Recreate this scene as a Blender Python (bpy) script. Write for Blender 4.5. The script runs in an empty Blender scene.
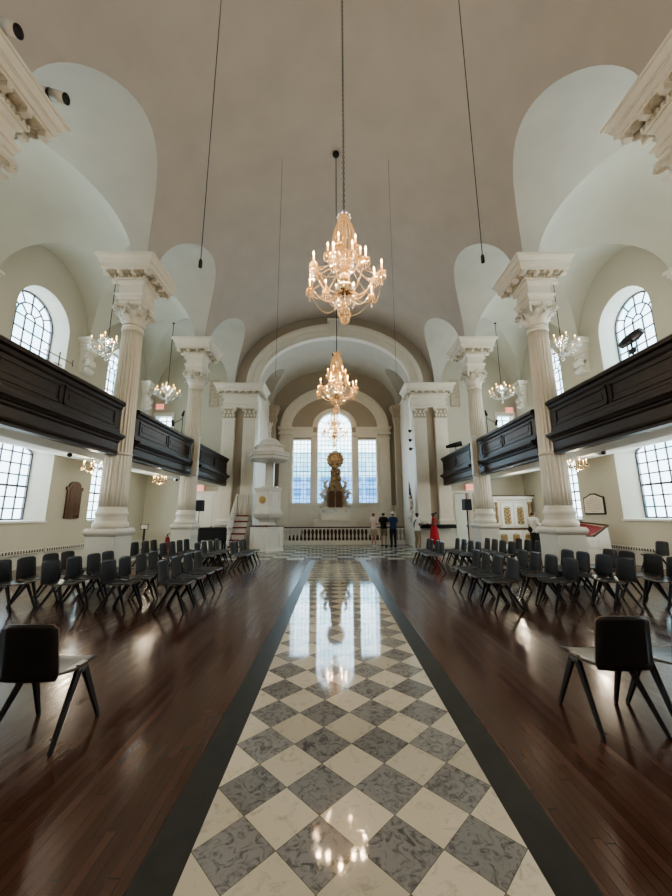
import bpy, bmesh, math, random
from math import sin, cos, pi, sqrt, radians as R_
from mathutils import Vector, Matrix
random.seed(7)
SC = bpy.context.scene
COL = SC.collection

# ------------------------------------------------------------------ helpers
class MB:
    def __init__(s):
        s.v = []; s.f = []; s.m = []; s.s = []
    def add(s, vs, fs, mi=0, smooth=False):
        o = len(s.v); s.v.extend([tuple(v) for v in vs])
        for f in fs:
            s.f.append(tuple(i + o for i in f)); s.m.append(mi); s.s.append(smooth)
    def quad(s, a, b, c, d, mi=0): s.add([a, b, c, d], [(0, 1, 2, 3)], mi)
    def box(s, x0, x1, y0, y1, z0, z1, mi=0, taper=None):
        tx = ty = 0
        if taper: tx, ty = taper
        vs = [(x0, y0, z0), (x1, y0, z0), (x1, y1, z0), (x0, y1, z0),
              (x0 + tx, y0 + ty, z1), (x1 - tx, y0 + ty, z1), (x1 - tx, y1 - ty, z1), (x0 + tx, y1 - ty, z1)]
        s.add(vs, [(0, 3, 2, 1), (4, 5, 6, 7), (0, 1, 5, 4), (1, 2, 6, 5), (2, 3, 7, 6), (3, 0, 4, 7)], mi)
    def cbox(s, c, sx, sy, sz, mi=0): s.box(c[0]-sx/2, c[0]+sx/2, c[1]-sy/2, c[1]+sy/2, c[2]-sz/2, c[2]+sz/2, mi)
    def obox(s, M, sx, sy, sz, mi=0):
        vs = [M @ Vector((a*sx/2, b*sy/2, c*sz/2)) for c in (-1, 1) for a, b in ((-1, -1), (1, -1), (1, 1), (-1, 1))]
        s.add(vs, [(0, 3, 2, 1), (4, 5, 6, 7), (0, 1, 5, 4), (1, 2, 6, 5), (2, 3, 7, 6), (3, 0, 4, 7)], mi)
    def bar(s, a, b, w0, h0, w1=None, h1=None, up=(0, 0, 1), mi=0):
        a = Vector(a); b = Vector(b); d = (b - a).normalized(); u = Vector(up)
        if abs(d.dot(u)) > .98: u = Vector((0, 1, 0))
        x = d.cross(u).normalized(); y = x.cross(d)
        w1 = w0 if w1 is None else w1; h1 = h0 if h1 is None else h1
        vs = [a - x*w0/2 - y*h0/2, a + x*w0/2 - y*h0/2, a + x*w0/2 + y*h0/2, a - x*w0/2 + y*h0/2,
              b - x*w1/2 - y*h1/2, b + x*w1/2 - y*h1/2, b + x*w1/2 + y*h1/2, b - x*w1/2 + y*h1/2]
        s.add(vs, [(0, 3, 2, 1), (4, 5, 6, 7), (0, 1, 5, 4), (1, 2, 6, 5), (2, 3, 7, 6), (3, 0, 4, 7)], mi)
    def lathe(s, prof, n=24, c=(0, 0, 0), mi=0, smooth=True, rot=0, rf=None, cap=True):
        vs = []
        for r, z in prof:
            for k in range(n):
                a = rot + 2*pi*k/n; rr = r if rf is None else rf(r, a, z)
                vs.append((c[0] + rr*cos(a), c[1] + rr*sin(a), c[2] + z))
        fs = []
        for i in range(len(prof) - 1):
            for k in range(n):
                k2 = (k + 1) % n
                fs.append((i*n + k, i*n + k2, (i+1)*n + k2, (i+1)*n + k))
        s.add(vs, fs, mi, smooth)
        if cap:
            o = len(s.v) - len(vs)
            for i, rev in ((0, True), (len(prof)-1, False)):
                if prof[i][0] > 1e-4:
                    idx = [o + i*n + k for k in range(n)]
                    s.f.append(tuple(reversed(idx)) if rev else tuple(idx)); s.m.append(mi); s.s.append(False)
    def sq(s, prof, hx, hy=None, c=(0, 0, 0), mi=0):
        """square 'lathe': list of (offset, z) added to half sizes"""
        hy = hx if hy is None else hy
        vs = []
        for o, z in prof:
            for a, b in ((-1, -1), (1, -1), (1, 1), (-1, 1)):
                vs.append((c[0] + a*(hx + o), c[1] + b*(hy + o), c[2] + z))
        fs = []
        for i in range(len(prof) - 1):
            for k in range(4):
                k2 = (k+1) % 4
                fs.append((i*4+k, i*4+k2, (i+1)*4+k2, (i+1)*4+k))
        n = len(prof)
        fs.append((3, 2, 1, 0)); fs.append(tuple((n-1)*4 + k for k in range(4)))
        s.add(vs, fs, mi)
    def tube(s, pts, r, n=6, mi=0, smooth=True, closed=False):
        pts = [Vector(p) for p in pts]; m = len(pts)
        rs = r if isinstance(r, (list, tuple)) else [r]*m
        vs = []; ref = None
        for i, p in enumerate(pts):
            if closed: d = pts[(i+1) % m] - pts[i-1]
            else: d = pts[min(i+1, m-1)] - pts[max(i-1, 0)]
            d.normalize()
            if ref is None:
                ref = Vector((0, 0, 1)) if abs(d.z) < .9 else Vector((0, 1, 0))
            x = d.cross(ref)
            if x.length < 1e-5: x = d.cross(Vector((1, 0, 0)))
            x.normalize(); y = d.cross(x); ref = -y if False else ref
            for k in range(n):
                a = 2*pi*k/n
                vs.append(p + (x*cos(a) + y*sin(a))*rs[i])
        fs = []
        for i in range(m if closed else m-1):
            i2 = (i+1) % m
            for k in range(n):
                k2 = (k+1) % n
                fs.append((i*n+k, i*n+k2, i2*n+k2, i2*n+k))
        if not closed:
            fs.append(tuple(reversed(range(n)))); fs.append(tuple((m-1)*n + k for k in range(n)))
        s.add(vs, fs, mi, smooth)
    def sph(s, c, r, n=10, m=6, sc=(1, 1, 1), mi=0):
        prof = [(max(1e-5, r*sin(pi*i/m)), -r*cos(pi*i/m)) for i in range(m+1)]
        vs = []
        for rr, z in prof:
            for k in range(n):
                a = 2*pi*k/n
                vs.append((c[0] + rr*cos(a)*sc[0], c[1] + rr*sin(a)*sc[1], c[2] + z*sc[2]))
        fs = [(i*n+k, i*n+(k+1) % n, (i+1)*n+(k+1) % n, (i+1)*n+k) for i in range(m) for k in range(n)]
        s.add(vs, fs, mi, True)
    def octa(s, c, r, h=None, mi=0):
        h = r if h is None else h
        x, y, z = c
        s.add([(x+r, y, z), (x, y+r, z), (x-r, y, z), (x, y-r, z), (x, y, z+h), (x, y, z-h)],
              [(0, 1, 4), (1, 2, 4), (2, 3, 4), (3, 0, 4), (1, 0, 5), (2, 1, 5), (3, 2, 5), (0, 3, 5)], mi)
    def prism(s, poly, ax, t0, t1, mi=0):
        """poly of (a,b); ax 'x','y','z' is the extrusion axis"""
        def P(a, b, t): return {'x': (t, a, b), 'y': (a, t, b), 'z': (a, b, t)}[ax]
        n = len(poly)
        vs = [P(a, b, t0) for a, b in poly] + [P(a, b, t1) for a, b in poly]
        fs = [(k, (k+1) % n, n + (k+1) % n, n + k) for k in range(n)]
        fs.append(tuple(reversed(range(n)))); fs.append(tuple(range(n, 2*n)))
        s.add(vs, fs, mi)
    def build(s, name, mat, parent=None, loc=None):
        me = bpy.data.meshes.new(name)
        me.from_pydata(s.v, [], s.f)
        mats = mat if isinstance(mat, (list, tuple)) else [mat]
        for m in mats: me.materials.append(m)
        me.polygons.foreach_set('material_index', s.m)
        me.polygons.foreach_set('use_smooth', s.s)
        bm = bmesh.new(); bm.from_mesh(me)
        bmesh.ops.recalc_face_normals(bm, faces=bm.faces); bm.to_mesh(me); bm.free()
        me.update()
        o = bpy.data.objects.new(name, me); COL.objects.link(o)
        if parent is not None: o.parent = parent
        if loc is not None: o.location = loc
        return o

def bevel(o, w=.004, seg=2):
    m = o.modifiers.new('bevel', 'BEVEL'); m.width = w; m.segments = seg; m.limit_method = 'ANGLE'; m.angle_limit = R_(35)
    return o
def tag(o, label=None, cat=None, group=None, kind=None):
    if label: o['label'] = label
    if cat: o['category'] = cat
    if group: o['group'] = group
    if kind: o['kind'] = kind
    return o
def thing(name, label, cat, loc=(0, 0, 0), rz=0, group=None):
    o = bpy.data.objects.new(name, None); COL.objects.link(o)
    o.location = loc; o.rotation_euler = (0, 0, rz); o.empty_display_size = .1
    return tag(o, label, cat, group)
KIDS = {}
def copy_tree(root, loc, rz=None, label=None, group=None, name=None):
    def rec(o, parent):
        c = o.copy(); COL.objects.link(c)
        if parent is not None: c.parent = parent
        for ch in o.children: rec(ch, c)
        return c
    c = rec(root, None)
    c.location = loc
    if rz is not None: c.rotation_euler = (0, 0, rz)
    if label: c['label'] = label
    if group: c['group'] = group
    return c
def struct(mb, name, mat, parent=None):
    o = mb.build(name, mat, parent)
    if parent is None: o['kind'] = 'structure'
    return o

# ------------------------------------------------------------------ materials
def mat(name, col, rough=.5, metal=0.0, var=0.0, vscale=4.0, bump=0.0, bscale=60.0, spec=.5, stretch=None, coat=0, emit=None, es=0):
    m = bpy.data.materials.new(name); m.use_nodes = True
    nt = m.node_tree; b = nt.nodes['Principled BSDF']
    b.inputs['Roughness'].default_value = rough; b.inputs['Metallic'].default_value = metal
    b.inputs['Specular IOR Level'].default_value = spec
    b.inputs['Base Color'].default_value = (*col, 1)
    if coat: b.inputs['Coat Weight'].default_value = coat
    if emit:
        b.inputs['Emission Color'].default_value = (*emit, 1); b.inputs['Emission Strength'].default_value = es
        m.cycles.emission_sampling = 'NONE'
    tc = nt.nodes.new('ShaderNodeTexCoord')
    src = tc.outputs['Object']
    if stretch:
        mp = nt.nodes.new('ShaderNodeMapping'); mp.inputs['Scale'].default_value = stretch
        nt.links.new(src, mp.inputs['Vector']); src = mp.outputs['Vector']
    if var:
        n = nt.nodes.new('ShaderNodeTexNoise'); n.inputs['Scale'].default_value = vscale; n.inputs['Detail'].default_value = 5
        nt.links.new(src, n.inputs['Vector'])
        r = nt.nodes.new('ShaderNodeValToRGB')
        r.color_ramp.elements[0].position = .3; r.color_ramp.elements[1].position = .7
        r.color_ramp.elements[0].color = (*[c*(1-var) for c in col], 1)
        r.color_ramp.elements[1].color = (*[min(1, c*(1+var)) for c in col], 1)
        nt.links.new(n.outputs['Fac'], r.inputs['Fac']); nt.links.new(r.outputs['Color'], b.inputs['Base Color'])
    if bump:
        n2 = nt.nodes.new('ShaderNodeTexNoise'); n2.inputs['Scale'].default_value = bscale; n2.inputs['Detail'].default_value = 3
        nt.links.new(src, n2.inputs['Vector'])
        bp = nt.nodes.new('ShaderNodeBump'); bp.inputs['Strength'].default_value = bump; bp.inputs['Distance'].default_value = .01
        nt.links.new(n2.outputs['Fac'], bp.inputs['Height']); nt.links.new(bp.outputs['Normal'], b.inputs['Normal'])
    return m
def math_node(nt, op, a, b=None, c=None):
    n = nt.nodes.new('ShaderNodeMath'); n.operation = op
    for i, x in enumerate((a, b, c)):
        if x is None: continue
        if isinstance(x, (int, float)): n.inputs[i].default_value = x
        else: nt.links.new(x, n.inputs[i])
    return n.outputs[0]

M = {}
M['nave'] = mat('plaster_nave_warm_lit', (.485, .447, .408), .9, var=.05, vscale=1.2, bump=.12, bscale=120, spec=.15)  # warm chandelier light is painted into this tan
M['cross'] = mat('plaster_cross', (.53, .53, .49), .9, var=.04, vscale=1.5, bump=.08, bscale=100, spec=.15)
M['aisle'] = mat('plaster_aisle', (.55, .55, .48), .85, var=.03, vscale=1.5, bump=.05, bscale=80, spec=.2)
M['wall'] = mat('wall_paint', (.50, .485, .405), .8, var=.03, vscale=.8, bump=.05, bscale=90, spec=.2)
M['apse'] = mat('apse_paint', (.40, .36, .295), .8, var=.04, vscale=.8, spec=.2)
M['trim'] = mat('trim_paint', (.70, .68, .61), .45, var=.03, vscale=3, bump=.04, bscale=70)
M['column'] = mat('column_paint', (.72, .69, .61), .4, var=.05, vscale=2, bump=.05, bscale=60)
M['plinth'] = mat('plinth_paint', (.62, .61, .55), .4, var=.03, vscale=2)
M['tan_and_shade'] = mat('tan_plaster_and_shade', (.42, .37, .29), .7, var=.2, vscale=14)  # plain tan; also paints recess shade in the pier capitals
M['soffit'] = mat('soffit_paint', (.74, .75, .69), .7, var=.02)
M['dark_oak'] = mat('dark_oak', (.024, .016, .013), .38, var=.45, vscale=3, bump=.15, bscale=20, stretch=(6, 1, 6), spec=.45)
M['black_chair'] = mat('black_ply', (.018, .018, .020), .36, var=.2, vscale=8, spec=.5)
M['chair_leg'] = mat('black_stained_beech', (.014, .013, .013), .4, var=.3, vscale=12, spec=.4)
M['edge'] = mat('ply_edge', (.10, .065, .042), .5, var=.3, vscale=30)
M['black'] = mat('black_metal', (.012, .012, .013), .45, spec=.4, var=.1)
M['steel'] = mat('grey_steel', (.25, .25, .25), .35, metal=.9, var=.1)
M['brass'] = mat('brass', (.20, .15, .09), .35, metal=.8, var=.15, vscale=8)
M['gold'] = mat('gold_leaf', (.36, .25, .11), .5, metal=.25, var=.25, vscale=20)
M['gilt'] = mat('gilt_brown', (.36, .27, .17), .6, metal=.1, var=.35, vscale=8, bump=.3, bscale=20)
M['white_paint'] = mat('white_gloss', (.74, .72, .66), .4, var=.03, vscale=3)
M['marble_white'] = mat('marble_white', (.62, .59, .53), .3, var=.08, vscale=4)
M['red'] = mat('red_cloth', (.20, .018, .026), .75, var=.15, vscale=9)
M['red_dress'] = mat('red_dress_cloth', (.40, .010, .018), .7, var=.15, vscale=9)
M['exit_red'] = mat('exit_red', (.7, .05, .05), .5, emit=(1, .10, .08), es=.9)
M['exit_face'] = mat('exit_face', (.75, .55, .5), .5, emit=(1, .45, .38), es=.35)
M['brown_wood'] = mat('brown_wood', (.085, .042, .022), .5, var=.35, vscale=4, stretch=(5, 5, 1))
M['paper'] = mat('stone_cream', (.66, .60, .52), .6, var=.06, vscale=12)
M['skin_a'] = mat('skin_light', (.50, .32, .24), .55, var=.05)
M['skin_b'] = mat('skin_dark', (.13, .07, .045), .5, var=.05)
M['hair'] = mat('hair_dark', (.015, .011, .009), .6, var=.2, vscale=40)
M['white_cloth'] = mat('white_cloth', (.70, .68, .66), .85, var=.06, vscale=14)
M['pink_cloth'] = mat('pale_pink_cloth', (.60, .50, .45), .85, var=.06, vscale=14)
M['khaki'] = mat('khaki_cloth', (.27, .21, .14), .85, var=.1, vscale=14)
M['tan_cloth'] = mat('tan_cloth', (.38, .29, .22), .85, var=.1, vscale=14)
M['navy'] = mat('navy_cloth', (.03, .055, .16), .85, var=.15, vscale=14)
M['black_cloth'] = mat('black_cloth', (.012, .012, .014), .85, var=.2, vscale=14)
M['dark_jean'] = mat('dark_denim', (.02, .022, .03), .85, var=.2, vscale=14)
M['candle'] = mat('candle_wax', (.80, .62, .36), .5, emit=(1, .50, .16), es=.6)
M['bulb'] = mat('lit_bulb', (1, .8, .5), .4, emit=(1, .56, .17), es=11)
M['mirror'] = mat('silver_ball', (.75, .66, .55), .12, metal=1, var=.05)
M['grille'] = mat('grille_bronze', (.07, .05, .035), .5, var=.2)
M['floor_black'] = mat('black_slate', (.022, .024, .023), .42, var=.25, vscale=9, spec=.4)
M['red_ext'] = mat('red_enamel', (.22, .012, .012), .3, var=.05)
M['cam_white'] = mat('camera_white', (.7, .7, .68), .4, var=.03)
M['leaf_white'] = M['column']
# crystal: bright faceted glass look
def crystal(name, tint, emit=0):
    m = bpy.data.materials.new(name); m.use_nodes = True; nt = m.node_tree; nt.nodes.clear()
    out = nt.nodes.new('ShaderNodeOutputMaterial')
    g = nt.nodes.new('ShaderNodeBsdfGlossy'); g.inputs['Roughness'].default_value = .08; g.inputs['Color'].default_value = (.95, .92, .88, 1)
    t = nt.nodes.new('ShaderNodeBsdfTransparent'); t.inputs['Color'].default_value = (*tint, 1)
    tr = nt.nodes.new('ShaderNodeBsdfTranslucent'); tr.inputs['Color'].default_value = (*tint, 1)
    mx = nt.nodes.new('ShaderNodeMixShader'); mx.inputs[0].default_value = .35
    nt.links.new(g.outputs[0], mx.inputs[1]); nt.links.new(tr.outputs[0], mx.inputs[2])
    f = nt.nodes.new('ShaderNodeFresnel'); f.inputs['IOR'].default_value = 1.9
    fa = math_node(nt, 'ADD', f.outputs[0], .34)
    mx2 = nt.nodes.new('ShaderNodeMixShader'); nt.links.new(fa, mx2.inputs[0])
    nt.links.new(t.outputs[0], mx2.inputs[1]); nt.links.new(mx.outputs[0], mx2.inputs[2])
    if emit:
        em = nt.nodes.new('ShaderNodeEmission'); em.inputs['Color'].default_value = (1, .58, .24, 1); em.inputs['Strength'].default_value = emit
        ad = nt.nodes.new('ShaderNodeAddShader'); nt.links.new(mx2.outputs[0], ad.inputs[0]); nt.links.new(em.outputs[0], ad.inputs[1]); nt.links.new(ad.outputs[0], out.inputs[0])
        m.cycles.emission_sampling = 'NONE'
    else: nt.links.new(mx2.outputs[0], out.inputs[0])
    m.cycles.use_transparent_shadow = True
    return m
M['crystal_warm_glow'] = crystal('crystal_warm_glow', (1, .82, .57), .06)  # faint amber emission paints candle glow into the crystal
M['crystal'] = crystal('crystal_clear', (.93, .95, .95))
# window glass: thin, lets daylight through, a trace of old-glass tint
def glass(name, tint):
    m = bpy.data.materials.new(name); m.use_nodes = True; nt = m.node_tree; nt.nodes.clear()
    out = nt.nodes.new('ShaderNodeOutputMaterial')
    t = nt.nodes.new('ShaderNodeBsdfTransparent')
    g = nt.nodes.new('ShaderNodeBsdfGlossy'); g.inputs['Roughness'].default_value = .03
    tc = nt.nodes.new('ShaderNodeTexCoord'); sn = nt.nodes.new('ShaderNodeVectorMath'); sn.operation = 'SNAP'
    sn.inputs[1].default_value = (.42, .42, .42); nt.links.new(tc.outputs['Object'], sn.inputs[0])
    wn = nt.nodes.new('ShaderNodeTexWhiteNoise'); nt.links.new(sn.outputs[0], wn.inputs['Vector'])
    r = nt.nodes.new('ShaderNodeValToRGB'); r.color_ramp.elements[0].position = .0; r.color_ramp.elements[1].position = .35
    r.color_ramp.elements[0].color = (tint[0]*.62, tint[1]*.88, tint[2]*.88, 1); r.color_ramp.elements[1].color = (*tint, 1)
    nt.links.new(wn.outputs['Value'], r.inputs['Fac']); nt.links.new(r.outputs['Color'], t.inputs['Color'])
    mx = nt.nodes.new('ShaderNodeMixShader'); mx.inputs[0].default_value = .05
    nt.links.new(t.outputs[0], mx.inputs[1]); nt.links.new(g.outputs[0], mx.inputs[2]); nt.links.new(mx.outputs[0], out.inputs[0])
    return m
M['glass'] = glass('window_glass', (.86, .96, 1.0))
M['lead'] = mat('window_lead', (.09, .10, .12), .5, var=.1)
M['sash'] = mat('window_sash', (.66, .66, .62), .45, var=.03)

def wood_floor():
    m = bpy.data.materials.new('wood_strip_floor'); m.use_nodes = True; nt = m.node_tree; b = nt.nodes['Principled BSDF']
    tc = nt.nodes.new('ShaderNodeTexCoord'); sx = nt.nodes.new('ShaderNodeSeparateXYZ'); nt.links.new(tc.outputs['Object'], sx.inputs[0])
    W = .052
    xi = math_node(nt, 'DIVIDE', sx.outputs['X'], W); fl = math_node(nt, 'FLOOR', xi); fr = math_node(nt, 'FRACT', xi)
    w1 = nt.nodes.new('ShaderNodeTexWhiteNoise'); w1.noise_dimensions = '1D'; nt.links.new(fl, w1.inputs['W'])
    yo = math_node(nt, 'ADD', sx.outputs['Y'], math_node(nt, 'MULTIPLY', w1.outputs['Value'], 3.0))
    yi = math_node(nt, 'DIVIDE', yo, 1.1); yf = math_node(nt, 'FLOOR', yi); yr = math_node(nt, 'FRACT', yi)
    cv = nt.nodes.new('ShaderNodeCombineXYZ'); nt.links.new(fl, cv.inputs[0]); nt.links.new(yf, cv.inputs[1])
    w2 = nt.nodes.new('ShaderNodeTexWhiteNoise'); nt.links.new(cv.outputs[0], w2.inputs['Vector'])
    mp = nt.nodes.new('ShaderNodeMapping'); mp.inputs['Scale'].default_value = (40, 2.2, 1); nt.links.new(tc.outputs['Object'], mp.inputs[0])
    no = nt.nodes.new('ShaderNodeTexNoise'); no.inputs['Scale'].default_value = 1; no.inputs['Detail'].default_value = 6; nt.links.new(mp.outputs[0], no.inputs['Vector'])
    v = math_node(nt, 'ADD', math_node(nt, 'MULTIPLY', w2.outputs['Value'], .65), math_node(nt, 'MULTIPLY', no.outputs['Fac'], .35))
    r = nt.nodes.new('ShaderNodeValToRGB'); r.color_ramp.elements[0].color = (.056, .0265, .0185, 1); r.color_ramp.elements[1].color = (.086, .040, .028, 1)
    r.color_ramp.elements[0].position = .1; r.color_ramp.elements[1].position = .9
    nt.links.new(v, r.inputs['Fac'])
    gx = math_node(nt, 'LESS_THAN', math_node(nt, 'ABSOLUTE', math_node(nt, 'SUBTRACT', fr, .5)), .465)
    gy = math_node(nt, 'LESS_THAN', math_node(nt, 'ABSOLUTE', math_node(nt, 'SUBTRACT', yr, .5)), .4975)
    gg = math_node(nt, 'MULTIPLY', gx, gy)
    mx = nt.nodes.new('ShaderNodeMix'); mx.data_type = 'RGBA'
    nt.links.new(gg, mx.inputs['Factor']); mx.inputs['A'].default_value = (.014, .008, .006, 1); nt.links.new(r.outputs['Color'], mx.inputs['B'])
    nt.links.new(mx.outputs['Result'], b.inputs['Base Color'])
    ro = math_node(nt, 'ADD', .13, math_node(nt, 'MULTIPLY', w2.outputs['Value'], .10)); nt.links.new(ro, b.inputs['Roughness'])
    bp = nt.nodes.new('ShaderNodeBump'); bp.inputs['Strength'].default_value = .5; bp.inputs['Distance'].default_value = .004
    hh = math_node(nt, 'ADD', gg, math_node(nt, 'MULTIPLY', w2.outputs['Value'], .8)); nt.links.new(hh, bp.inputs['Height']); nt.links.new(bp.outputs['Normal'], b.inputs['Normal'])
    return m
M['wood_floor'] = wood_floor()
def checker(name, D, ox, oy, rot, light, dark, rough, joint=True):
    m = bpy.data.materials.new(name); m.use_nodes = True; nt = m.node_tree; b = nt.nodes['Principled BSDF']
    tc = nt.nodes.new('ShaderNodeTexCoord'); sx = nt.nodes.new('ShaderNodeSeparateXYZ'); nt.links.new(tc.outputs['Object'], sx.inputs[0])
    X = math_node(nt, 'DIVIDE', math_node(nt, 'SUBTRACT', sx.outputs['X'], ox), D); Y = math_node(nt, 'DIVIDE', math_node(nt, 'SUBTRACT', sx.outputs['Y'], oy), D)
    if rot: u = math_node(nt, 'ADD', X, Y); v = math_node(nt, 'SUBTRACT', X, Y)
    else: u, v = X, Y
    fu = math_node(nt, 'FLOOR', u); fv = math_node(nt, 'FLOOR', v)
    par = math_node(nt, 'ABSOLUTE', math_node(nt, 'MODULO', math_node(nt, 'ADD', fu, fv), 2))
    cv = nt.nodes.new('ShaderNodeCombineXYZ'); nt.links.new(fu, cv.inputs[0]); nt.links.new(fv, cv.inputs[1])
    wn = nt.nodes.new('ShaderNodeTexWhiteNoise'); nt.links.new(cv.outputs[0], wn.inputs['Vector'])
    off = nt.nodes.new('ShaderNodeVectorMath'); off.operation = 'MULTIPLY_ADD'; nt.links.new(wn.outputs['Color'], off.inputs[0])
    off.inputs[1].default_value = (9, 9, 9); nt.links.new(tc.outputs['Object'], off.inputs[2])
    def veins(scale, c0, c1, p0, p1):
        n = nt.nodes.new('ShaderNodeTexNoise'); n.inputs['Scale'].default_value = scale; n.inputs['Detail'].default_value = 9; n.inputs['Roughness'].default_value = .65
        n.inputs['Distortion'].default_value = 1.6
        nt.links.new(off.outputs[0], n.inputs['Vector'])
        r = nt.nodes.new('ShaderNodeValToRGB'); e = r.color_ramp.elements
        e[0].position = p0; e[0].color = (*c0, 1); e[1].position = p1; e[1].color = (*c1, 1)
        nt.links.new(n.outputs['Fac'], r.inputs['Fac']); return r.outputs['Color']
    cl = veins(9, [c*.70 for c in light], light, .30, .46)
    cd = veins(16.0, [c*.45 for c in dark], [c*1.12 for c in dark], .36, .52)
    mx = nt.nodes.new('ShaderNodeMix'); mx.data_type = 'RGBA'; nt.links.new(par, mx.inputs['Factor']); nt.links.new(cd, mx.inputs['A']); nt.links.new(cl, mx.inputs['B'])
    col = mx.outputs['Result']
    tv = math_node(nt, 'ADD', .84, math_node(nt, 'MULTIPLY', wn.outputs['Value'], .3))
    mt = nt.nodes.new('ShaderNodeMix'); mt.data_type = 'RGBA'; mt.blend_type = 'MULTIPLY'; mt.inputs['Factor'].default_value = 1
    nt.links.new(col, mt.inputs['A']); nt.links.new(tv, mt.inputs['B']); col = mt.outputs['Result']
    if joint:
        a = math_node(nt, 'LESS_THAN', math_node(nt, 'ABSOLUTE', math_node(nt, 'SUBTRACT', math_node(nt, 'FRACT', u), .5)), .494)
        c = math_node(nt, 'LESS_THAN', math_node(nt, 'ABSOLUTE', math_node(nt, 'SUBTRACT', math_node(nt, 'FRACT', v), .5)), .494)
        mj = nt.nodes.new('ShaderNodeMix'); mj.data_type = 'RGBA'; nt.links.new(math_node(nt, 'MULTIPLY', a, c), mj.inputs['Factor'])
        mj.inputs['A'].default_value = (.12, .11, .09, 1); nt.links.new(col, mj.inputs['B']); col = mj.outputs['Result']
    nt.links.new(col, b.inputs['Base Color'])
    nr = nt.nodes.new('ShaderNodeTexNoise'); nr.inputs['Scale'].default_value = 3; nt.links.new(tc.outputs['Object'], nr.inputs['Vector'])
    nt.links.new(math_node(nt, 'ADD', rough - .02, math_node(nt, 'MULTIPLY', nr.outputs['Fac'], .05)), b.inputs['Roughness'])
    b.inputs['Specular IOR Level'].default_value = .6
    return m
M['marble_check'] = checker('aisle_marble', .3974, -.6755, 1.995, True, (.53, .505, .43), (.21, .215, .22), .05)
M['chancel_check'] = checker('chancel_marble', .62, .12, 13.25, False, (.42, .41, .37), (.10, .11, .105), .2)

# ------------------------------------------------------------------ dimensions (metres)
AX = .06
CYS = [-4.5, -.1, 4.3, 8.7, 13.05, 17.4]        # column lines
BAYS = [-2.3, 2.1, 6.5, 10.9, 15.25]
HB, RB, ZS = 1.95, 2.24, 8.22
NA, NB = 5.12, 3.86
XM, HA, XW = 7.56, 2.06, 9.70
CX = 5.42
YB, YE = -4.5, 17.4
YEND, YAPSE = 18.2, 21.8
CA, CB = 3.95, 2.70

# ------------------------------------------------------------------ floor
f = MB()
f.quad((-11, -5, 0), (-.875, -5, 0), (-.875, 13.25, 0), (-11, 13.25, 0), 0)
f.quad((1.12, -5, 0), (11, -5, 0), (11, 13.25, 0), (1.12, 13.25, 0), 0)
f.quad((-.875, -5, 0), (-.675, -5, 0), (-.675, 13.25, 0), (-.875, 13.25, 0), 1)
f.quad((.915, -5, 0), (1.12, -5, 0), (1.12, 13.25, 0), (.915, 13.25, 0), 1)
f.quad((-.675, -5, 0), (.915, -5, 0), (.915, 13.25, 0), (-.675, 13.25, 0), 2)
f.quad((-11, 13.25, 0), (11, 13.25, 0), (11, 22.2, 0), (-11, 22.2, 0), 3)
struct(f, 'floor', [M['wood_floor'], M['floor_black'], M['marble_check'], M['chancel_check']])

# ------------------------------------------------------------------ vaults
c = MB()
def NP(s, x, y, z): return (AX + s*x, y, z)
N = 28
phis = [pi*i/N for i in range(N+1)]
PW = 2.12
def nave_x(z, a, b): return a*max(0, 1 - min(1, max(0, (z-ZS)/b))**PW)**(1/PW)
def strip_rows(rows, mi):
    """rows: list of lists of points of equal length"""
    n = len(rows[0]); vs = [p for r in rows for p in r]
    fs = [(i*n+k, i*n+k+1, (i+1)*n+k+1, (i+1)*n+k) for i in range(len(rows)-1) for k in range(n-1)]
    c.add(vs, fs, mi, True)
for yc in BAYS:
    for s in (-1, 1):
        rn, rf = [], []
        for p in phis:
            y = yc + HB*cos(p); z = ZS + RB*sin(p)
            x0 = nave_x(z, NA, NB); x1 = XM - HA*abs(cos(p)); x2 = XM + HA*abs(cos(p))
            rn.append([NP(s, x0 + (x1-x0)*k/4, y, z) for k in range(5)])
            rf.append([NP(s, x2 + (XW-x2)*k/2, y, z) for k in range(3)])
        strip_rows(rn, 1); strip_rows(rf, 2)
for s in (-1, 1):
    edges = [None] + BAYS + [None]
    for i in range(len(edges)-1):
        rows = []
        for p in phis:
            h = HB*abs(cos(p)); x = XM - HA*cos(p); z = ZS + RB*sin(p)
            y0 = YB if edges[i] is None else edges[i] + h
            y1 = YEND if edges[i+1] is None else edges[i+1] - h
            rows.append([NP(s, x, y0 + (y1-y0)*k/3, z) for k in range(4)])
        strip_rows(rows, 2)
def barrel(a, b, R, hb, bays, y0, y1, mi):
    al0 = math.asin(R/b)
    lo = [math.asin(min(1, R*sin(phis[i])/b)) for i in range(N//2+1)]
    hi = [al0 + (pi-2*al0)*i/40 for i in range(41)]
    for s in (-1, 1):
        e = [None] + bays + [None]
        for i in range(len(e)-1):
            rows = []
            for al in lo:
                z = ZS + b*sin(al); g = hb*sqrt(max(0, 1 - ((z-ZS)/R)**2))
                ya = y0 if e[i] is None else e[i] + g
                yb = y1 if e[i+1] is None else e[i+1] - g
                rows.append([NP(s, nave_x(z, a, b), ya + (yb-ya)*k/2, z) for k in range(3)])
            strip_rows(rows, mi)
    ys = [y0] + bays + [y1]
    strip_rows([[NP(1, (1 if cos(al) >= 0 else -1)*nave_x(ZS + b*sin(al), a, b), y, ZS + b*sin(al)) for y in ys] for al in hi], mi)
barrel(NA, NB, RB, HB, BAYS, YB, YE, 0)
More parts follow.
